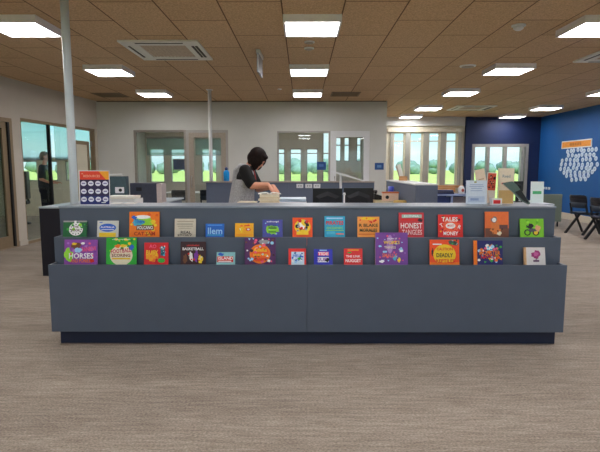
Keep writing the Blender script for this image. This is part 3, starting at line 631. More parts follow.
book(524.5, 545.5, 248, 1, .020, (206, 204, 204), [('rect', 0, .1, 0, 1, (200, 160, 110)), ('blob', .56, .52, .22, .28, (150, 50, 110), 5), ('blob', .56, .58, .12, .16, (190, 90, 150), 6), ('rect', .42, .7, .08, .2, (90, 60, 90)), ('rect', .54, .58, .2, .3, (70, 50, 70))], 'white book with a single magenta flower, rightmost of the lower pocket', spine=(196, 150, 96))

# ================================================================== THINGS ON THE COUNTER
CT = L3+.0045
t = thing('poster_stand', 'upright portrait poster stand with orange header and twelve white discs on counter', 'poster', (-1.708, 4.10, CT), math.radians(1), rx=-.05)
pw, ph = .250, .288
obj('stand_back', MB().box(-pw/2, pw/2, .002, .006, .0, ph), ACRYL, t); obj('stand_foot', MB().box(-pw/2, pw/2, .002, .075, .0, .004), ACRYL, t)
ps = obj('poster_sheet', MB().box(-pw/2, pw/2, 0, .0015, .004, ph), inkmat((214, 216, 224)), t)
m = MB(); m.box(-pw/2+.006, pw/2-.006, -.0006, 0, .01, ph*.74); m.cur = 1; m.box(-pw/2+.006, pw/2-.006, -.0006, 0, ph*.74, ph-.006)
m.cur = 2; m.prism([(pw/2-.09, ph-.006), (pw/2-.03, ph*.74), (pw/2-.006, ph*.74), (pw/2-.006, ph-.006)], -.0009, 0)
m.cur = 3; m.box(-pw/2+.006, pw/2-.006, -.0008, 0, .01, ph*.28)
obj('poster_ground', m, [inkmat((42, 32, 76)), inkmat((222, 66, 44)), inkmat((240, 160, 40)), inkmat((30, 44, 110))], ps)
for r in range(3):
    for c in range(4):
        cx = -pw/2+.037+c*.0587; cz = ph*.63-r*ph*.225
        m = MB().prism([(cx+.023*math.cos(2*PI*q/20), cz+.021*math.sin(2*PI*q/20)) for q in range(20)], -.0016, -.0009)
        m.cur = 1; m.box(cx-.014, cx+.014, -.0019, -.0016, cz-.004, cz+.005)
        obj('poster_disc', m, [inkmat((216, 218, 234)), inkmat((120, 110, 160))], ps)
m = MB(); m.box(-pw/2+.02, -pw/2+.035, -.0018, -.0008, ph-.03, ph-.024); 
text_mesh(m, 'RESOURCES', -.02, ph-.046, .02, .135, y=-.0018); obj('poster_title', m, inkmat((244, 170, 140)), ps)
m = MB().box(.055, .09, -.0016, -.0008, .022, .028); obj('poster_logo', m, inkmat((230, 232, 236)), ps)
# right group
t = thing('sign_holder', 'clear sign holder with a pale notice near the right end of the counter', 'sign', (1.466, 4.22, CT), 0, rx=-.06)
obj('holder_sheet', MB().box(-.088, .088, 0, .0015, .004, .204), inkmat((196, 208, 222)), t)
obj('holder_back', MB().box(-.09, .09, .0018, .005, 0, .206), ACRYL, t); obj('holder_foot', MB().box(-.09, .09, .0018, .06, 0, .003), ACRYL, t)
m = MB(); 
for z, w_ in ((.165, .11), (.150, .12), (.135, .09), (.115, .10)): m.box(-w_/2, w_/2, -.0006, 0, z, z+.005)
m.cur = 1; m.box(-.02, .0, -.0008, 0, .184, .195); m.cur = 2; m.box(-.07, .07, -.0006, 0, .02, .07); m.cur = 0; m.box(-.05, .02, -.0009, -.0006, .035, .055)
obj('notice_print', m, [inkmat((130, 150, 190)), inkmat((150, 150, 60)), inkmat((170, 186, 210))], t)
def panel_thing(name, lab, cat, loc, w, h, th_, rgb, rx=0, ry=0, rz=0, deco=None, parts=('cover_board', 'page_block')):
    t = thing(name, lab, cat, loc, rz, rx=rx, ry=ry)
    obj(parts[0], MB().box(-w/2, w/2, 0, .0025, 0, h).box(-w/2, w/2, th_-.0025, th_, 0, h).box(-w/2, -w/2+.0025, 0, th_, 0, h), inkmat(rgb), t)
    obj(parts[1], MB().box(-w/2+.003, w/2-.004, .003, th_-.003, .003, h-.003), PAGES, t)
    if deco: deco(t, w, h)
    return t
def deco1(t, w, h):
    m = MB(); m.box(-w*.3, w*.3, -.0006, 0, h*.7, h*.73); m.box(-w*.2, w*.25, -.0006, 0, h*.63, h*.65); m.box(-w*.3, w*.3, -.0006, 0, h*.2, h*.24); obj('cover_print', m, inkmat((190, 160, 130)), t)
panel_thing('standing_book', 'tall cream book leaning left beside the clear sign holder', 'book', (1.57, 4.30, CT+.002), .085, .30, .012, (226, 206, 186), rx=-.02, ry=-.2, rz=.15, deco=deco1)
def deco2(t, w, h):
    m = MB(); text_mesh(m, 'Read', 0, h*.78, h*.08, w*.5, y=-.0008); m.cur = 1; m.box(-w*.3, w*.35, -.0006, 0, h*.55, h*.60); m.cur = 2; m.box(-w*.46, w*.46, -.0005, 0, .004, h*.38)
    obj('cover_print', m, [inkmat((140, 150, 150)), inkmat((230, 150, 140)), inkmat((206, 170, 110))], t)
panel_thing('standing_book', 'upright cream book behind the slanting dark green one', 'book', (1.757, 4.33, CT), .135, .305, .014, (222, 208, 186), rx=-.03, deco=deco2)
# slanting green book
t = thing('slanted_book', 'dark grey green booklet slanting down to the right at the counter end', 'book', (1.80, 4.22, CT+.003), 0)
poly = [(-.125, .178), (-.04, .193), (.0, .16), (.115, .01), (.105, .0), (.04, .03), (-.03, .10)]
obj('cover_board', MB().prism(poly, -.012, -.008), inkmat((84, 104, 98)), t)
obj('page_block', MB().prism([(x*.93, z*.93+.006) for x, z in poly], -.0079, .006), PAGES, t)
obj('back_board', MB().prism(poly, .0062, .010), inkmat((34, 36, 40)), t)
m = MB().prism([(-.02, .105), (.03, .125), (.10, .02), (.09, .012), (.045, .04)], -.0135, -.0121); obj('cover_print', m, inkmat((34, 38, 40)), t)
# red black toy
def deco3(t, w, h):
    rr = random.Random(2); m = MB(); m.cur = 0; m.box(-w*.46, w*.46, -.0005, 0, h*.42, h*.97)
    for q in range(26):
        m.cur = rr.choice([1, 1, 2, 3]); cx = rr.uniform(-.36, .36)*w; cz = rr.uniform(.5, .9)*h; sz_ = w*rr.uniform(.06, .16); al = rr.uniform(0, 3)
        m.prism([(cx+sz_*math.cos(al+j*2*PI/5), cz+sz_*math.sin(al+j*2*PI/5)) for j in range(5)], -.0006-.00003*q, 0)
    obj('cover_print', m, [inkmat((206, 90, 66)), inkmat((30, 24, 28)), inkmat((232, 180, 150)), inkmat((190, 50, 40))], t)
panel_thing('standing_book', 'small book with red and black patchwork cover between the cream books', 'book', (1.648, 4.40, CT), .078, .27, .012, (232, 226, 220), rx=-.03, ry=.05, deco=deco3)
t = thing('small_box', 'small white box with a red label on the counter before the standing books', 'box', (1.618, 4.19, CT), .1)
obj('box_body', MB().box(-.045, .045, -.02, .02, 0, .055), WHITE, t, bevel=.003); obj('box_label', MB().box(-.03, .03, -.0212, -.02, .012, .042), inkmat((206, 44, 48)), t)
t = thing('pamphlet_stack', 'low stack of pale pamphlets behind the clear sign holder', 'paper', (1.53, 4.40, CT), .1)
for q in range(4): obj('pamphlet', MB().box(-.07+q*.003, .07+q*.003, -.04, .04, q*.009, q*.009+.008), inkmat([(214, 220, 226), (180, 196, 214), (220, 214, 200), (200, 206, 212)][q]), t)
t = thing('card_stack', 'thin stack of white cards lying at the left of the counter top', 'paper', (-1.55, 4.33, CT), .08)
obj('cards', MB().box(-.10, .10, -.06, .06, 0, .006), PAPER, t); obj('band', MB().box(-.012, .012, -.0605, .0605, .006, .0068), inkmat((160, 170, 180)), t)

# ================================================================== STAFF AREA
SW = .9305
t = thing('paper_tray', 'white two level paper tray on the worktop behind the left end of the counter', 'tray', (-1.76, 4.86, SW), 0)
for z in (.0, .10):
    m = MB(); m.box(-.165, .165, -.13, .13, z, z+.006); m.box(-.165, -.16, -.13, .13, z, z+.075); m.box(.16, .165, -.13, .13, z, z+.075); m.box(-.16, .16, -.13, -.125, z, z+.075 if z else z+.09)
    obj('tray_level', m, WHITE, t)
for z in (.07,):
    for sx in (-.163, .158):
        for sy in (-.12, .12): obj('tray_post', MB().box(sx, sx+.005, sy-.004, sy+.004, z, .10), WHITE, t)
def pile(name, lab, loc, n, w, d, th_, cols, seed, part='sheet', cat='paper', rot=.15):
    rr = random.Random(seed); t = thing(name, lab, cat, loc); z = 0
    for q in range(n):
        m = MB(); a = rr.uniform(-rot, rot); m.M = Matrix.Rotation(a, 4, 'Z'); m.box(-w/2, w/2, -d/2, d/2, z, z+th_*.92); z += th_
        obj(part, m, inkmat(rr.choice(cols)), t)
    return t, z
pile('paper_stack', 'loose white papers heaped in the upper tray on the left', (-1.74, 4.86, SW+.1065), 7, .26, .19, .014, [(220, 216, 208), (206, 204, 200), (230, 228, 222)], 3, rot=.12)
pile('paper_pile', 'stack of open white books and papers under the standing person\'s hands', (-.325, 4.92, SW), 11, .19, .22, .0195, [(226, 216, 196), (214, 200, 172), (232, 226, 214)], 4, part='paper_book', rot=.12)
t = thing('open_book', 'open white book lying on top of the paper stack near the hands', 'book', (-.325, 4.92, SW+.2155), .1)
m = MB(); 
for s_ in (-1, 1): m.rings([[(s_*x, -.09, z), (s_*x, .09, z), (s_*x, .09, z+.004), (s_*x, -.09, z+.004)] for x, z in ((.002, .0), (.03, .012), (.07, .010), (.11, .001))], smooth=False)
obj('open_pages', m, PAPER, t)
pile('leaflet_pile', 'low flat leaflets to the left of the paper stack', (-.54, 4.90, SW), 9, .17, .16, .016, [(220, 206, 180), (232, 226, 214)], 8, rot=.1)
# staff desk with monitors and printer
t = thing('staff_desk', 'low staff desk holding two monitors and a printer behind the counter', 'desk', (.27, 6.35, 0))
obj('desk_top', MB().box(-.72, .72, -.38, .38, .70, .73), TOP, t, bevel=.003); 
for x in (-.70, .68): obj('desk_leg', MB().box(x, x+.02, -.36, .36, 0, .70), SLATE, t)
obj('modesty_panel', MB().box(-.68, .68, -.30, -.285, .25, .70), SLATE, t)
def monitor(x, y, z, w, h, lab, rz=0, screen_front=False, stand=.12):
    t = thing('computer_monitor', lab, 'monitor', (x, y, z), rz)
    obj('monitor_foot', MB().box(-w*.27, w*.27, -.07, .09, 0, .012), BLACK, t, bevel=.003)
    obj('monitor_neck', MB().box(-.02, .02, -.005, .02, .012, stand+h*.5), BLACK, t)
    b = MB().box(-w/2, w/2, .02, .045, stand, stand+h); mc = obj('monitor_case', b, BLACK, t, bevel=.004)
    obj('back_bulge', MB().rings([[(-w*.40, .02, stand+h*.1), (w*.40, .02, stand+h*.1), (w*.40, .02, stand+h*.62), (0, .02, stand+h*.86), (-w*.40, .02, stand+h*.62)], [(-w*.30, -.012, stand+h*.16), (w*.30, -.012, stand+h*.16), (w*.30, -.012, stand+h*.5), (0, -.012, stand+h*.66), (-w*.3, -.012, stand+h*.5)]][::-1], smooth=False), mat('monitor_back', (16, 18, 26), .7), mc)
    obj('screen', MB().box(-w/2+.012, w/2-.012, .045, .047, stand+.012, stand+h-.012), mat('screen_dark', (10, 12, 18), .15), mc)
    return t
monitor(.315, 6.28, .7305, .37, .26, 'black monitor seen from behind, left of the pair', stand=.155)
monitor(.705, 6.28, .7305, .37, .265, 'black monitor seen from behind, right of the pair', stand=.155)
t = thing('cable_post', 'slim white post standing between the two black monitors', 'post', (.51, 6.12, .7305))
obj('post_rod', MB().lathe([(.010, 0), (.010, .34)], n=12), WHITE, t); obj('post_cap', MB().lathe([(.016, .34), (.018, .355), (.012, .37), (.003, .372)], n=12), WHITE, t); obj('post_foot', MB().lathe([(.035, 0), (.03, .01)], n=16), WHITE, t)
t = thing('desktop_printer', 'white desktop printer on the low desk between the person and the monitors', 'printer', (-.12, 6.25, .7305))
obj('printer_body', MB().box(-.17, .17, -.17, .17, 0, .26), WHITE, t, bevel=.012); obj('printer_lid', MB().box(-.165, .165, -.165, .165, .2605, .30), inkmat((190, 208, 226)), t, bevel=.008)
obj('paper_slot', MB().box(-.12, .12, -.174, -.1701, .05, .09), BLACK, t); obj('control_panel', MB().box(.06, .15, -.175, -.1701, .2, .24), inkmat((60, 70, 80)), t)
# partition behind
t = thing('partition_screen', 'long slate fabric partition behind the person and the desks', 'partition', (-.21, 8.55, 0))
obj('screen_panel', MB().box(-1.43, -.02, -.03, .03, .02, 1.155), SLATE2, t, bevel=.004); obj('screen_panel', MB().box(-.02, 1.43, -.03, .03, .02, 1.155), SLATE2, t, bevel=.004)
obj('top_rail', MB().box(-1.435, 1.435, -.04, .04, 1.155, 1.178), mat('rail_wood', (170, 158, 150), .4), t, bevel=.002)
for x in (-1.43, 0, 1.36): obj('screen_foot', MB().box(x, x+.06, -.2, .2, 0, .02), BLACK, t)
for i_, x in enumerate((-.045, .105, .245)):
    t = thing('wall_outlet', 'pale socket plate on the slate partition, %s of three' % ('left', 'middle', 'right')[i_], 'socket', (x, 8.519, 1.097), 0, 'socket plates on the partition')
    obj('outlet_plate', MB().box(-.058, .058, -.008, 0, -.035, .035), WHITE, t, bevel=.002); obj('outlet_hole', MB().box(-.03, -.01, -.0085, -.008, -.01, .012).box(.01, .03, -.0085, -.008, -.01, .012), inkmat((140, 140, 146)), t)
t = thing('water_bottle', 'bright blue water bottle standing on the slate partition', 'bottle', (-1.295, 8.55, 1.1785))
obj('bottle_body', MB().lathe([(.040, 0), (.050, .004), (.052, .10), (.050, .15), (.034, .175), (.026, .185)], n=20), mat('bottle_blue', (20, 150, 230), .25), t)
obj('bottle_cap', MB().lathe([(.024, .1855), (.025, .225), (.012, .235), (.003, .236)], n=16), inkmat((30, 60, 110)), t)
t = thing('tape_dispenser', 'small red object beside the blue bottle on the partition', 'stationery', (-1.15, 8.55, 1.1785))
obj('dispenser_body', MB().prism([(-.05, 0), (.05, 0), (.045, .025), (.01, .045), (-.03, .04), (-.05, .02)], -.018, .018), mat('red_plastic', (206, 70, 60), .4), t); obj('tape_roll', MB().lathe([(.014, -.006), (.014, .006)], 0, 0, .05, 14), PAPER, t)
# lamp
t = thing('desk_lamp', 'white desk lamp with a long tilted flat head behind the monitors', 'lamp', (.56, 7.35, 0))
obj('lamp_pole', MB().lathe([(.018, .02), (.018, 1.30)], n=12), WHITE, t); obj('lamp_base', MB().lathe([(.14, 0), (.14, .015), (.02, .022)], n=24), WHITE, t)
obj('lamp_head', MB().rings([[(-.14, -.05, 1.345), (-.14, .05, 1.345), (-.14, .05, 1.36), (-.14, -.05, 1.36)], [(.02, -.05, 1.292), (.02, .05, 1.292), (.02, .05, 1.325), (.02, -.05, 1.325)], [(.34, -.05, 1.205), (.34, .05, 1.205), (.34, .05, 1.22), (.34, -.05, 1.22)]], smooth=False), WHITE, t)
# right return
t = thing('return_counter', 'beige topped return counter with a slate side screen right of the monitors', 'counter', (0, 0, 0))
obj('return_top', MB().box(1.0, 1.42, 5.2, 8.3, .90, .93), BEIGE, t, bevel=.003); obj('side_screen', MB().box(1.42, 1.455, 6.3, 8.5, 0, 1.185), SLATE2, t, bevel=.003)
obj('ledge_top', MB().box(1.41, 1.70, 6.3, 8.5, 1.185, 1.203), WHITE, t, bevel=.002); obj('outer_screen', MB().box(1.665, 1.70, 6.3, 8.5, 0, 1.185), SLATE2, t, bevel=.003); obj('front_screen', MB().box(1.455, 1.665, 6.3, 6.33, 0, 1.185), SLATE2, t)
obj('return_carcass', MB().box(1.02, 1.40, 5.25, 8.25, 0, .90), SLATE, t)
RT = .9305
t = thing('leaflet_holder', 'wooden leaflet block with tall leaflets on the right return ledge', 'leaflet holder', (1.565, 7.9, 1.2035), -.2)
obj('holder_block', MB().box(-.05, .08, -.04, .04, 0, .07), TIMBER, t, bevel=.003)
m = MB(); m.M = Matrix.Rotation(-.25, 4, 'Y'); m.box(-.02, .035, -.035, -.03, .05, .26); obj('leaflet', m, PAPER, t)
m = MB(); m.M = Matrix.Rotation(-.32, 4, 'Y'); m.box(-.03, .0, -.02, -.015, .06, .24); obj('leaflet', m, inkmat((170, 150, 130)), t)
t = thing('desk_telephone', 'dark desk telephone on the return counter beside the slate screen', 'telephone', (1.16, 7.55, RT), .2)
obj('phone_body', MB().prism([(-.1, 0), (.1, 0), (.1, .03), (-.1, .09)], -.08, .08), BLACK, t); obj('phone_handset', MB().tube([(-.085, -.07, .10), (-.07, -.05, .125), (-.07, .05, .125), (-.085, .07, .10)], .022), BLACK, t)
obj('phone_keys', MB().box(.0, .06, -.05, .05, .048, .055), inkmat((150, 160, 180)), t)
t = thing('card_box', 'small cream card box with a dark spot on the return counter', 'box', (1.27, 7.2, RT))
obj('box_body', MB().box(-.12, .1, -.06, .06, 0, .11), inkmat((226, 200, 184)), t, bevel=.003); obj('box_lid', MB().box(-.125, .105, -.064, .064, .1105, .13), inkmat((200, 110, 70)), t); obj('box_spot', MB().prism([(-.06+.025*math.cos(q*.4), .055+.025*math.sin(q*.4)) for q in range(16)], -.063, -.0601), BLACK, t)
t = thing('blue_mug', 'blue mug standing behind the cream card box', 'mug', (1.31, 7.42, RT)); obj('mug_body', MB().lathe([(.035, 0), (.042, .01), (.043, .20), (.036, .20), (.034, .02), (.003, .018)], n=18), mat('mug_blue', (60, 80, 190), .3), t); obj('mug_handle', MB().tube([(.04, 0, .15), (.07, 0, .14), (.07, 0, .07), (.04, 0, .05)], .007), mat('mug_blue', (60, 80, 190)), t)
t = thing('ribbon_roll', 'tan twine coil on the return counter near the slate screen end', 'stationery', (1.29, 6.62, RT)); obj('twine_coil', MB().lathe([(.03, 0), (.08, 0), (.09, .02), (.08, .045), (.03, .045)], n=18), mat('twine', (190, 160, 90), .8), t); obj('twine_tail', MB().tube([(.08, 0, .006), (.1, -.02, .006), (.105, -.08, .005)], .004), mat('twine', (190, 160, 90)), t)
# left return
t = thing('return_cabinet', 'near black cabinet with pale top showing past the left end of the counter', 'cabinet', (0, 0, 0))
obj('cabinet_front', MB().box(-3.386, -2.02, 6.39, 6.41, 0, .885), DARK, t, bevel=.002); obj('cabinet_body', MB().box(-3.37, -2.03, 6.41, 8.4, 0, .885), SLATE, t); obj('cabinet_top', MB().box(-3.39, -2.0, 6.385, 8.42, .885, .905), TOP, t, bevel=.002)
LT = .9055
t = thing('equipment_case', 'dark teal grey upright case behind the poster stand', 'case', (-2.5, 6.75, LT), 0)
obj('case_body', MB().box(-.15, .14, -.05, .06, .0, .385), mat('case_teal', (62, 84, 92), .5), t, bevel=.006); obj('case_label', MB().box(-.01, .11, -.053, -.0501, .16, .24), inkmat((206, 206, 210)), t); obj('case_lens', MB().prism([(.06+.022*math.cos(q*.4), .20+.022*math.sin(q*.4)) for q in range(16)], -.056, -.0531), BLACK, t)
obj('case_arm', MB().tube([(-.1, 0, .385), (-.1, 0, .405), (.07, 0, .412), (.07, 0, .385)], .007), WHITE, t)
t = thing('storage_box', 'slate storage box with a white end panel right of the teal case', 'box', (-2.2, 7.25, LT), 0)
obj('box_body', MB().box(-.26, .12, -.12, .12, 0, .28), mat('slate_box', (58, 62, 78), .6), t, bevel=.004); obj('box_end', MB().box(.1205, .19, -.12, .12, .0, .27), inkmat((190, 176, 172)), t); obj('box_hole', MB().box(-.17, -.09, -.123, -.1201, .17, .22), BLACK, t)

# ================================================================== FAR RIGHT AREA
t = thing('window_bench', 'oak bench with backrest under the four tall windows', 'bench', (3.72, 15.1, 0))
obj('bench_back', MB().box(-.95, .95, .22, .26, .66, .80), TIMBER, t, bevel=.003); obj('bench_seat', MB().box(-.95, .95, -.25, .26, .60, .64), mat('bench_pale', (226, 190, 150), .4), t, bevel=.003); obj('bench_front', MB().box(-.93, .93, -.2, -.16, .08, .60), TIMBER, t); 
for x in (-.93, .88): obj('bench_leg', MB().box(x, x+.05, -.16, .24, 0, .60), TIMBER, t)
t = thing('cube_shelf', 'pale framed cube shelf with dark blue compartments below the timber windows', 'shelf', (2.70, 9.2, 0))
m = frame_mb(-.33, .33, .0, .93, -.17, .17, .03); m.box(-.015, .015, -.17, .17, .03, .90); m.box(-.30, -.015, -.17, .17, .45, .48); m.box(.015, .30, -.17, .17, .45, .48)
obj('shelf_frame', m, mat('shelf_frame_blue', (140, 156, 196), .5), t); obj('shelf_back', MB().box(-.3, .3, .15, .165, .03, .90), mat('shelf_navy', (30, 52, 110), .5), t)
obj('shelf_front', MB().box(-.298, -.016, -.12, -.11, .50, .88), mat('shelf_navy', (30, 52, 110), .5), t); obj('shelf_door', MB().box(.016, .298, -.12, -.11, .50, .88), mat('shelf_taupe', (110, 104, 110), .5), t)
pile('book_stack', 'flat dark book stack on top of the cube shelf', (2.58, 9.15, .9305), 3, .3, .22, .025, [(40, 50, 90), (60, 60, 70), (150, 150, 160)], 6, part='stacked_book', cat='book')
t = thing('tea_canister', 'round white canister with a red brown mark on the cube shelf', 'canister', (2.88, 9.1, .9305)); obj('canister_body', MB().lathe([(.045, 0), (.058, .01), (.06, .09), (.045, .13), (.02, .15), (.002, .152)], n=20), WHITE, t); obj('canister_mark', MB().prism([(.01+.025*math.cos(q*.4), .07+.03*math.sin(q*.4)) for q in range(16)], -.062, -.056), inkmat((170, 70, 60)), t)
t = thing('side_table', 'pale topped table far right behind the counter end', 'table', (3.08, 7.0, 0)); obj('table_top', MB().box(-.27, .27, -.35, .35, .90, .925), TOP, t, bevel=.003)
for x in (-.23, .23):
    for y in (-.31, .31): obj('leg', MB().box(x-.02, x+.02, y-.02, y+.02, 0, .90), SLATE, t)
monitor(3.02, 7.05, .9255, .17, .14, 'small black screen on the far right table', stand=.15)
t = thing('sign_holder', 'pale sign with a green band on the far right table', 'sign', (3.22, 6.88, .9255), 0, rx=-.05); obj('holder_sheet', MB().box(-.09, .09, 0, .002, .0, .29), inkmat((206, 220, 218)), t); obj('notice_print', MB().box(-.06, .06, -.0008, 0, .12, .16), inkmat((70, 170, 110)), t); obj('holder_foot', MB().box(-.09, .09, .002, .07, 0, .003), ACRYL, t)
t = thing('tub_chair', 'grey green low tub chair near the blue wall corner', 'chair', (5.95, 12.3, 0), math.radians(170))
TG = mat('tub_fabric', (112, 124, 112), .9, var=.1, scale=60)
obj('seat', MB().box(-.25, .25, -.22, .25, .16, .42), TG, t, bevel=.03); m = MB().box(-.3, .3, .25, .33, .12, .78); m.box(-.32, -.25, -.22, .25, .12, .6); m.box(.25, .32, -.22, .25, .12, .6); obj('backrest', m, TG, t, bevel=.02)
for x in (-.24, .24):
    for y in (-.18, .26): obj('leg', MB().lathe([(.015, 0), (.02, .17)], x, y, 0, 10), BLACK, t)

# stacking chairs
def make_chair(lab, loc, rz, group):
    t = thing('school_chair', lab, 'chair', loc, rz, group)      # faces local -Y
    seat = []
    for i_ in range(9):
        v = -.21+i_*.42/8
        seat.append([(x, v, .445+.02*abs(x/.2)**2-(.03 if i_ == 0 else 0)+.015*max(0, v)/.2) for x in [(-.2+j*.05) for j in range(9)]]+[(x, v, .425+.02*abs(x/.2)**2-(.03 if i_ == 0 else 0)) for x in [(.2-j*.05) for j in range(9)]])
    obj('seat', MB().rings(seat), CHAIRP, t)
    def backring(z, y, hw, z2=None): return [(x, y+.03-.05*(x/.2)**2*1.0, z) for x in [hw*(-1+j*.25) for j in range(9)]]+[(x, y+.045-.05*(x/.2)**2, z) for x in [hw*(1-j*.25) for j in range(9)]]
    br_ = obj('backrest', MB().rings([backring(.56, .20, .17), backring(.60, .21, .195), backring(.68, .225, .205)]), CHAIRG, t)
    m = MB().rings([backring(.74, .24, .205), backring(.81, .255, .20), backring(.835, .26, .17)]); m.rings([backring(.68, .225, .205), backring(.74, .24, .205)], cap=False)
    obj('backrest_top', m, CHAIRP, br_)
    for s_ in (-1, 1):
        obj('back_post', MB().bar((s_*.19, .16, .42), (s_*.185, .225, .66), .03, .03), BLACK, t)
        obj('leg', MB().bar((s_*.20, -.12, .43), (s_*.21, .30, 0.0), .032, .045), BLACK, t)        # long diagonal rear leg
        obj('leg', MB().bar((s_*.20, .05, .43), (s_*.21, -.22, 0.0), .03, .035), BLACK, t)
    obj('under_frame', MB().box(-.2, .2, -.02, .01, .40, .425), BLACK, t)
    return t
rz0 = math.radians(-125)
ch = make_chair('black plastic school chair by the blue wall, leftmost of the chairs', (6.05, 10.7, 0), math.radians(112), 'school chairs at the right side')
dup(ch, (5.92, 9.7, 0), math.radians(110), 'black plastic school chair by the blue wall, second from the left')
dup(ch, (5.90, 8.95, 0), math.radians(110), 'black plastic school chair cut off by the right picture edge')
t = thing('work_table', 'white topped table at the right picture edge behind the chairs', 'table', (6.75, 10.2, 0)); obj('table_top', MB().box(-.35, .45, -1.3, .7, .72, .745), WHITE, t, bevel=.004)
for x in (-.28, .38):
    for y in (-1.2, .6): obj('leg', MB().box(x-.02, x+.02, y-.02, y+.02, 0, .72), BLACK, t)

# blue wall display
def onright(y, z, yy=0): return (7.298, y, z)
t = thing('wall_banner', 'orange title board in a white frame on the blue wall above the paper tags', 'banner', (7.299, 13.53, 2.035), math.radians(-90))
obj('banner_frame', MB().box(-.74, .74, -.012, 0, -.105, .105), WHITE, t); obj('banner_face', MB().box(-.70, .70, -.016, -.012, -.075, .075), mat('banner_orange', (232, 150, 60), .5), t)
m = MB()
for q in range(7): m.box(-.30+q*.085, -.30+q*.085+.055, -.018, -.016, -.035, .035)
obj('banner_lettering', m, inkmat((170, 100, 50)), t)
TAGM = inkmat((190, 206, 224)); rr = random.Random(11)
cnt = 0
rowsT = [(1.86, 12.52, 14.05, 9), (1.73, 12.6, 13.95, 8), (1.62, 12.5, 14.30, 9), (1.50, 12.42, 14.32, 9), (1.39, 12.48, 14.36, 9), (1.29, 12.6, 14.2, 8), (1.19, 12.75, 14.0, 6), (1.10, 12.85, 13.75, 4)]
proto_tag = None
for z, ya, yb, n_ in rowsT:
    for q in range(n_):
        y = ya+(yb-ya)*(q+.5)/n_+rr.uniform(-.03, .03); zz = z+rr.uniform(-.02, .02)
        if proto_tag is None:
            m = MB().prism([(.068*math.cos(2*PI*j/16), .060*math.sin(2*PI*j/16)) for j in range(16)], -.004, 0)
            m.cur = 1; m.box(-.03, .03, -.005, -.004, .0, .012).box(-.03, .02, -.005, -.004, -.025, -.015)
            o = obj('paper_tag', m, [TAGM, inkmat((110, 130, 160))]); o.rotation_euler = (0, 0, -PI/2); proto_tag = o
        else:
            o = proto_tag.copy(); COL.objects.link(o)
        o.location = (7.299, y, zz); o.rotation_euler = (0, rr.uniform(-.2, .2), -PI/2)
        tag(o, 'round white paper tag in the cluster on the blue wall', 'paper tag', 'round paper tags on the blue wall'); cnt += 1
for q in range(3):
    t = thing('wall_outlet', 'white socket plate low on the blue wall, %s of three' % ('far', 'middle', 'near')[q], 'socket', (7.299, 15.2-q*.17, .80), math.radians(-90), 'sockets on the blue wall')
    obj('outlet_plate', MB().box(-.06, .06, -.008, 0, -.036, .036), WHITE, t, bevel=.002); obj('outlet_hole', MB().box(-.03, -.01, -.0085, -.008, -.01, .012), inkmat((140, 140, 146)), t)
# wall signs
t = thing('wall_sign', 'small blue notice on the white wall right of the white framed door', 'sign', (1.81, 11.899, 1.44)); obj('sign_plate', MB().box(-.105, .105, -.008, 0, -.08, .08), mat('sign_blue', (34, 78, 140), .4), t, bevel=.001); obj('sign_print', MB().box(-.05, .05, -.009, -.008, -.03, .03), inkmat((90, 130, 180)), t)
t = thing('glass_sign', 'blue notice stuck on the fixed pane left of the white framed door', 'sign', (.45, 11.965, 1.45)); obj('sign_plate', MB().box(-.11, .11, -.004, 0, -.095, .095), mat('sign_blue', (34, 78, 140)), t); obj('sign_print', MB().box(-.06, .05, -.005, -.004, -.02, .04), inkmat((70, 110, 170)), t)
# study room furniture
t = thing('notice_board', 'dark blue board hung between the small room windows', 'board', (-3.72, 15.55, 1.5)); obj('board_face', MB().box(-.26, .22, -.02, 0, -.14, .16), mat('board_navy', (30, 60, 110), .6), t); obj('board_trim', MB().box(-.28, .24, -.012, .005, -.16, .18), ALU, t)
t = thing('study_table', 'white meeting table in the small room behind the left glazing', 'table', (-2.7, 14.0, 0)); obj('table_top', MB().box(-1.1, .9, -.4, .4, .71, .735), WHITE, t, bevel=.003)
for x in (-1.0, .8):
    for y in (-.33, .33): obj('leg', MB().box(x-.02, x+.02, y-.02, y+.02, 0, .71), ALU, t)
dup(ch, (-3.2, 13.2, 0), math.radians(180), 'dark school chair inside the small room, left of the glazed door', 'school chairs in the small room')
dup(ch, (-2.45, 13.25, 0), math.radians(175), 'dark school chair inside the small room, behind the glazed door', 'school chairs in the small room')
dup(ch, (-2.1, 13.4, 0), math.radians(160), 'dark school chair inside the small room, by the slim white post', 'school chairs in the small room') if False else None
def blind(x0, x1, z0, z1, y, lab):
    t = thing('roller_blind', lab, 'blind', ((x0+x1)/2, FY-.032, 0)); w = (x1-x0)/2
    obj('blind_cloth', MB().box(-w, w, 0, .004, z0, z1), BLIND, t); obj('bottom_bar', MB().box(-w, w, -.006, .01, z0-.025, z0), ALU, t); obj('roller_tube', MB().tube([(-w, 0, z1+.03), (w, 0, z1+.03)], .03, 12), ALU, t)
blind(-9.5, -7.75, 1.66, 2.85, 15.5, 'pale translucent roller blind, left one in the room beyond the left glazing')
blind(-7.65, -5.2, 1.66, 2.85, 15.5, 'pale translucent roller blind, right one in the room beyond the left glazing')
blind(-4.8, -3.5, 1.80, 2.3, 15.5, 'short roller blind left in the small room behind the left glazing')
blind(-3.3, -1.8, 1.80, 2.3, 15.5, 'short roller blind right in the small room behind the left glazing')
t = thing('pedestal_chair', 'black high back chair behind the left glazing beside the pier', 'chair', (-7.15, 12.5, 0), math.radians(-70))
obj('backrest', MB().box(-.24, .24, .2, .27, .62, 1.32), BLACK, t, bevel=.03); obj('seat', MB().box(-.25, .25, -.25, .25, .5, .58), BLACK, t, bevel=.02); obj('back_bracket', MB().box(-.04, .04, .22, .26, .5, .7), BLACK, t)
obj('pedestal', MB().lathe([(.28, 0), (.27, .03), (.04, .07), (.03, .5)], n=20), BLACK, t)

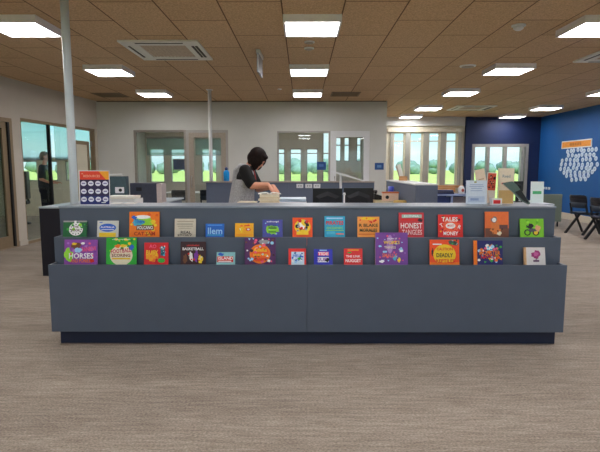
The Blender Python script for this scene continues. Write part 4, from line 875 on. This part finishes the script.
# ================================================================== PEOPLE
def limb(mb, pts, rs, fl=None, n=12, sub=4):
    """smooth tapered limb through pts with elliptical section (width r, depth r*fl)"""
    pts = [Vector(p) for p in pts]
    for i_ in range(len(pts)-1):
        a, b = pts[i_], pts[i_+1]
        for q in range(sub+1):
            f = q/sub; c = a.lerp(b, f); r = rs[i_]*(1-f)+rs[i_+1]*f
            mb.ball(c, r, n, 8)
    return mb
def chain(mb, pts, rs, n=10):
    """union of tapered cones with ball joints"""
    pts = [Vector(p) for p in pts]
    for i_ in range(len(pts)-1):
        mb.tube([pts[i_], pts[i_+1]], 0, n, rs=[rs[i_], rs[i_+1]]); 
    for p, r in zip(pts, rs): mb.ball(p, r, n, 8)
    return mb
def hand(mb, wrist, fwd, palm_n, side, s=1.0, curl=.5):
    """palm + four fingers + thumb. fwd = finger direction, palm_n = palm facing, side = thumb side"""
    w = Vector(wrist); f = Vector(fwd).normalized(); pn = Vector(palm_n).normalized(); sd_ = Vector(side).normalized()
    for q in range(5):
        f0 = .012+.017*q
        for k_ in (-1, -.33, .33, 1): mb.ball(w+f*f0*s+sd_*k_*(.018+.012*min(q/3, 1))*s, .0145*s, 8, 6)
    for k_, ln in ((-1.25, .058), (-.42, .070), (.42, .076), (1.25, .068)):
        b0 = w+f*.088*s+sd_*k_*.0215*s; d = f.copy(); pts = [b0]; 
        for seg, fr in enumerate((.45, .32, .23)):
            an = curl*(.5+seg*.5); d2 = (f*math.cos(an)+pn*math.sin(an)); pts.append(pts[-1]+d2*ln*fr*s)
        chain(mb, pts, [.0095*s, .009*s, .008*s, .007*s], 8)
    b0 = w+f*.03*s+sd_*.03*s; d1 = (f*.6+sd_*.75+pn*.25).normalized(); d2 = (f*.9+sd_*.25+pn*.3).normalized()
    chain(mb, [b0, b0+d1*.035*s, b0+d1*.035*s+d2*.03*s], [.013*s, .011*s, .0085*s], 8)
def torso(mb, rows, n=20):
    mb.rings([[(cx+rx*math.cos(2*PI*j/n), cy+ry*math.sin(2*PI*j/n), cz) for j in range(n)] for cx, cy, cz, rx, ry in rows])
def headmesh(mb, c, f, s=1.0):
    """c centre of skull; f = rotation matrix taking +X to face direction"""
    def T(x, y, z): return tuple(Vector(c)+f @ Vector((x*s, y*s, z*s)))
    def el(x, y, z, r, sx, sy, sz):
        n0 = len(mb.v); mb.ball((0, 0, 0), r, 16, 12, sx, sy, sz); mb.v[n0:] = [T(a+x, b+y, c_+z) for a, b, c_ in mb.v[n0:]]
    el(-.01, 0, .02, .095, 1.02, .80, 1.0); el(.035, 0, -.045, .06, .9, .85, 1.1); el(.062, 0, -.092, .022, 1, 1.1, .8); el(.092, 0, -.03, .014, 1.1, .8, 1.0); el(.084, 0, -.01, .010, 1, .8, 2.0)
    el(.078, 0, -.062, .012, .9, 1.9, .7); el(0, .076, -.01, .022, .7, .4, 1.3); el(0, -.076, -.01, .022, .7, .4, 1.3); el(.08, 0, .02, .02, .7, 2.2, .5)
    return T
def person_main():
    X, Y = -.705, 5.50
    t = thing('person', 'person with dark bobbed hair, black top and grey pinafore bending over papers', 'person', (X+.01, Y, 0))
    # local frame: faces +X, leaning forward; near side is -Y
    b = MB()
    torso(b, [(.0, 0, .80, .11, .15), (.0, 0, .95, .115, .165), (.01, 0, 1.08, .10, .14), (.04, 0, 1.2, .105, .145), (.07, 0, 1.32, .10, .16), (.085, 0, 1.38, .075, .13), (.11, 0, 1.425, .05, .06)])
    chain(b, [(.10, 0, 1.38), (.145, 0, 1.46)], [.055, .05])
    for s_ in (-1, 1):
        chain(b, [(0, s_*.085, .86), (.03, s_*.09, .48), (-.01, s_*.09, .10)], [.085, .058, .038])
        chain(b, [(-.02, s_*.09, .05), (.13, s_*.10, .03)], [.04, .03])
    # arms
    shn = Vector((.085, -.165, 1.37)); eln = Vector((.165, -.225, 1.215)); wrn = Vector((.335, -.30, 1.225))
    chain(b, [shn, eln, wrn], [.052, .042, .027], 12)
    shf = Vector((.095, .165, 1.375)); elf = Vector((.20, .13, 1.17)); wrf = Vector((.38, -.12, 1.20))
    chain(b, [shf, elf, wrf], [.052, .042, .027], 12)
    hand(b, wrn+Vector((.01, -.01, 0)), (.55, -.35, -.75), (-.5, 0, -.7), (.3, .9, 0), .92, .7)
    hand(b, wrf+Vector((.01, -.01, 0)), (.45, -.5, -.75), (-.5, 0, -.7), (-.5, -.8, 0), .92, .7)
    R = Matrix.Rotation(math.radians(-14), 3, 'Z') @ Matrix.Rotation(math.radians(38), 3, 'Y')
    hc = Vector((.205, -.01, 1.50)); T_ = headmesh(b, hc, R, .92)
    chain(b, [(.13, 0, 1.43), tuple(hc+R @ Vector((-.03, 0, -.04)))], [.052, .05])
    body = obj('body', b, SKIN, t, remesh=.0065, smooth_it=3)
    # hair: bob shell
    h = MB()
    def el(x, y, z, r, sx, sy, sz):
        n0 = len(h.v); h.ball((0, 0, 0), r, 18, 12, sx, sy, sz); h.v[n0:] = [T_(a+x, b_+y, c+z) for a, b_, c in h.v[n0:]]
    el(-.018, 0, .034, .104, 1.04, .92, .96); el(-.045, 0, -.015, .084, .95, 1.02, 1.0)
    for s_ in (-1, 1): el(.0, s_*.070, -.02, .058, 1.05, .5, 1.25); el(.05, s_*.060, -.005, .048, .95, .5, 1.5); el(.058, s_*.062, -.075, .030, 1.0, .5, 1.7); el(.02, s_*.068, -.07, .026, 1.1, .5, 1.3); el(-.035, s_*.066, -.075, .026, 1.1, .6, 1.1)
    el(.05, 0, .075, .05, 1, 1.3, .6)
    obj('hair', h, HAIR, t, remesh=.007, smooth_it=2)
    e_ = MB()
    for s_ in (-1, 1): e_.ball(T_(.082, s_*.03, -.004), .010, 8, 6)
    obj('eyes', e_, inkmat((40, 30, 30)), t)
    # black t-shirt with short sleeves
    s = MB()
    torso(s, [(.01, 0, 1.08, .112, .152), (.04, 0, 1.2, .117, .157), (.07, 0, 1.32, .112, .17), (.085, 0, 1.385, .09, .145), (.105, 0, 1.425, .066, .075)])
    chain(s, [shn, shn.lerp(eln, .82)], [.068, .064], 14); chain(s, [shf, shf.lerp(elf, .82)], [.068, .064], 14); chain(s, [shn, shf], [.06, .06], 12)
    obj('top', s, BLACKCLOTH, t, remesh=.009, smooth_it=3)
    # pinafore
    g = MB()
    torso(g, [(.0, 0, .55, .18, .235), (.01, 0, .80, .160, .215), (.02, 0, .98, .146, .195), (.03, 0, 1.10, .134, .18), (.045, 0, 1.20, .130, .172), (.055, 0, 1.28, .122, .165)], 24)
    g.ball((.03, 0, 1.30), .10, 14, 9, 1.05, 1.25, .8)
    for s_ in (-1, 1): 
        chain(g, [(.14, s_*.075, 1.26), (.145, s_*.08, 1.345), (.10, s_*.095, 1.41), (.03, s_*.09, 1.42), (-.02, s_*.085, 1.37), (-.03, s_*.08, 1.25)], [.034, .028, .03, .03, .034, .04], 10)
    obj('pinafore', g, GREYCLOTH, t, remesh=.009, smooth_it=3)
    l = MB().tube([(.10, -.055, 1.435), (.165, -.06, 1.39), (.185, -.05, 1.30), (.19, -.04, 1.22)], .006, 8); obj('lanyard', l, mat('lanyard_red', (190, 60, 60), .6), t)
    sh = MB()
    for s_ in (-1, 1): chain(sh, [(-.035, s_*.092, .045), (.15, s_*.105, .038)], [.045, .038])
    sh.v = [(x, y, max(z, 0.0)) for x, y, z in sh.v]
    obj('shoes', sh, BLACK, t, remesh=.01)
person_main()
def person_back():
    t = thing('person', 'standing person in a dark shirt seen through the left glazing', 'person', (-6.22, 12.1, 0), math.radians(10))
    b = MB()
    torso(b, [(0, 0, .85, .13, .17), (0, 0, 1.0, .135, .17), (.0, 0, 1.2, .13, .18), (0, 0, 1.4, .11, .19), (0, 0, 1.47, .06, .1)])
    chain(b, [(0, 0, 1.45), (.02, 0, 1.56)], [.055, .052])
    for s_ in (-1, 1):
        chain(b, [(0, s_*.09, .9), (.0, s_*.1, .48), (0, s_*.1, .08)], [.09, .06, .04]); chain(b, [(0, s_*.1, .04), (.15, s_*.11, .03)], [.04, .03])
        chain(b, [(0, s_*.2, 1.42), (-.02, s_*.24, 1.14), (.18, s_*.2, 1.05)], [.055, .042, .028])
        hand(b, (.19, s_*.19, 1.05), (1, -.2*s_, 0), (0, 0, -1), (0, -s_, .3), 1, .6)
    T_ = headmesh(b, (.03, 0, 1.68), Matrix.Identity(3))
    obj('body', b, SKIN, t, remesh=.01, smooth_it=2)
    h = MB(); n0 = 0; h.ball((.01, 0, 1.715), .1, 14, 10, 1.0, .86, .85); h.ball((-.03, 0, 1.67), .085, 14, 10, .9, .95, 1.0); obj('hair', h, mat('grey_hair', (120, 110, 100), .7, var=.2), t, remesh=.012, smooth_it=1)
    s = MB(); torso(s, [(0, 0, .93, .155, .195), (0, 0, 1.2, .148, .195), (0, 0, 1.4, .128, .205), (0, 0, 1.475, .075, .11)])
    for s_ in (-1, 1): chain(s, [(0, s_*.2, 1.42), (-.015, s_*.235, 1.2)], [.07, .062])
    obj('shirt', s, mat('dark_shirt', (34, 40, 52), .9), t, remesh=.012, smooth_it=2)
    p = MB()
    for s_ in (-1, 1): chain(p, [(0, s_*.09, .9), (.0, s_*.1, .48), (0, s_*.1, .1)], [.105, .08, .06])
    torso(p, [(0, 0, .82, .14, .18), (0, 0, .95, .145, .182)])
    obj('trousers', p, mat('dark_trousers', (30, 32, 40), .9), t, remesh=.012, smooth_it=1)
    sh = MB()
    for s_ in (-1, 1): chain(sh, [(-.02, s_*.1, .045), (.16, s_*.11, .038)], [.048, .038])
    sh.v = [(x, y, max(z, 0.0)) for x, y, z in sh.v]; obj('shoes', sh, BLACK, t, remesh=.012)
person_back()
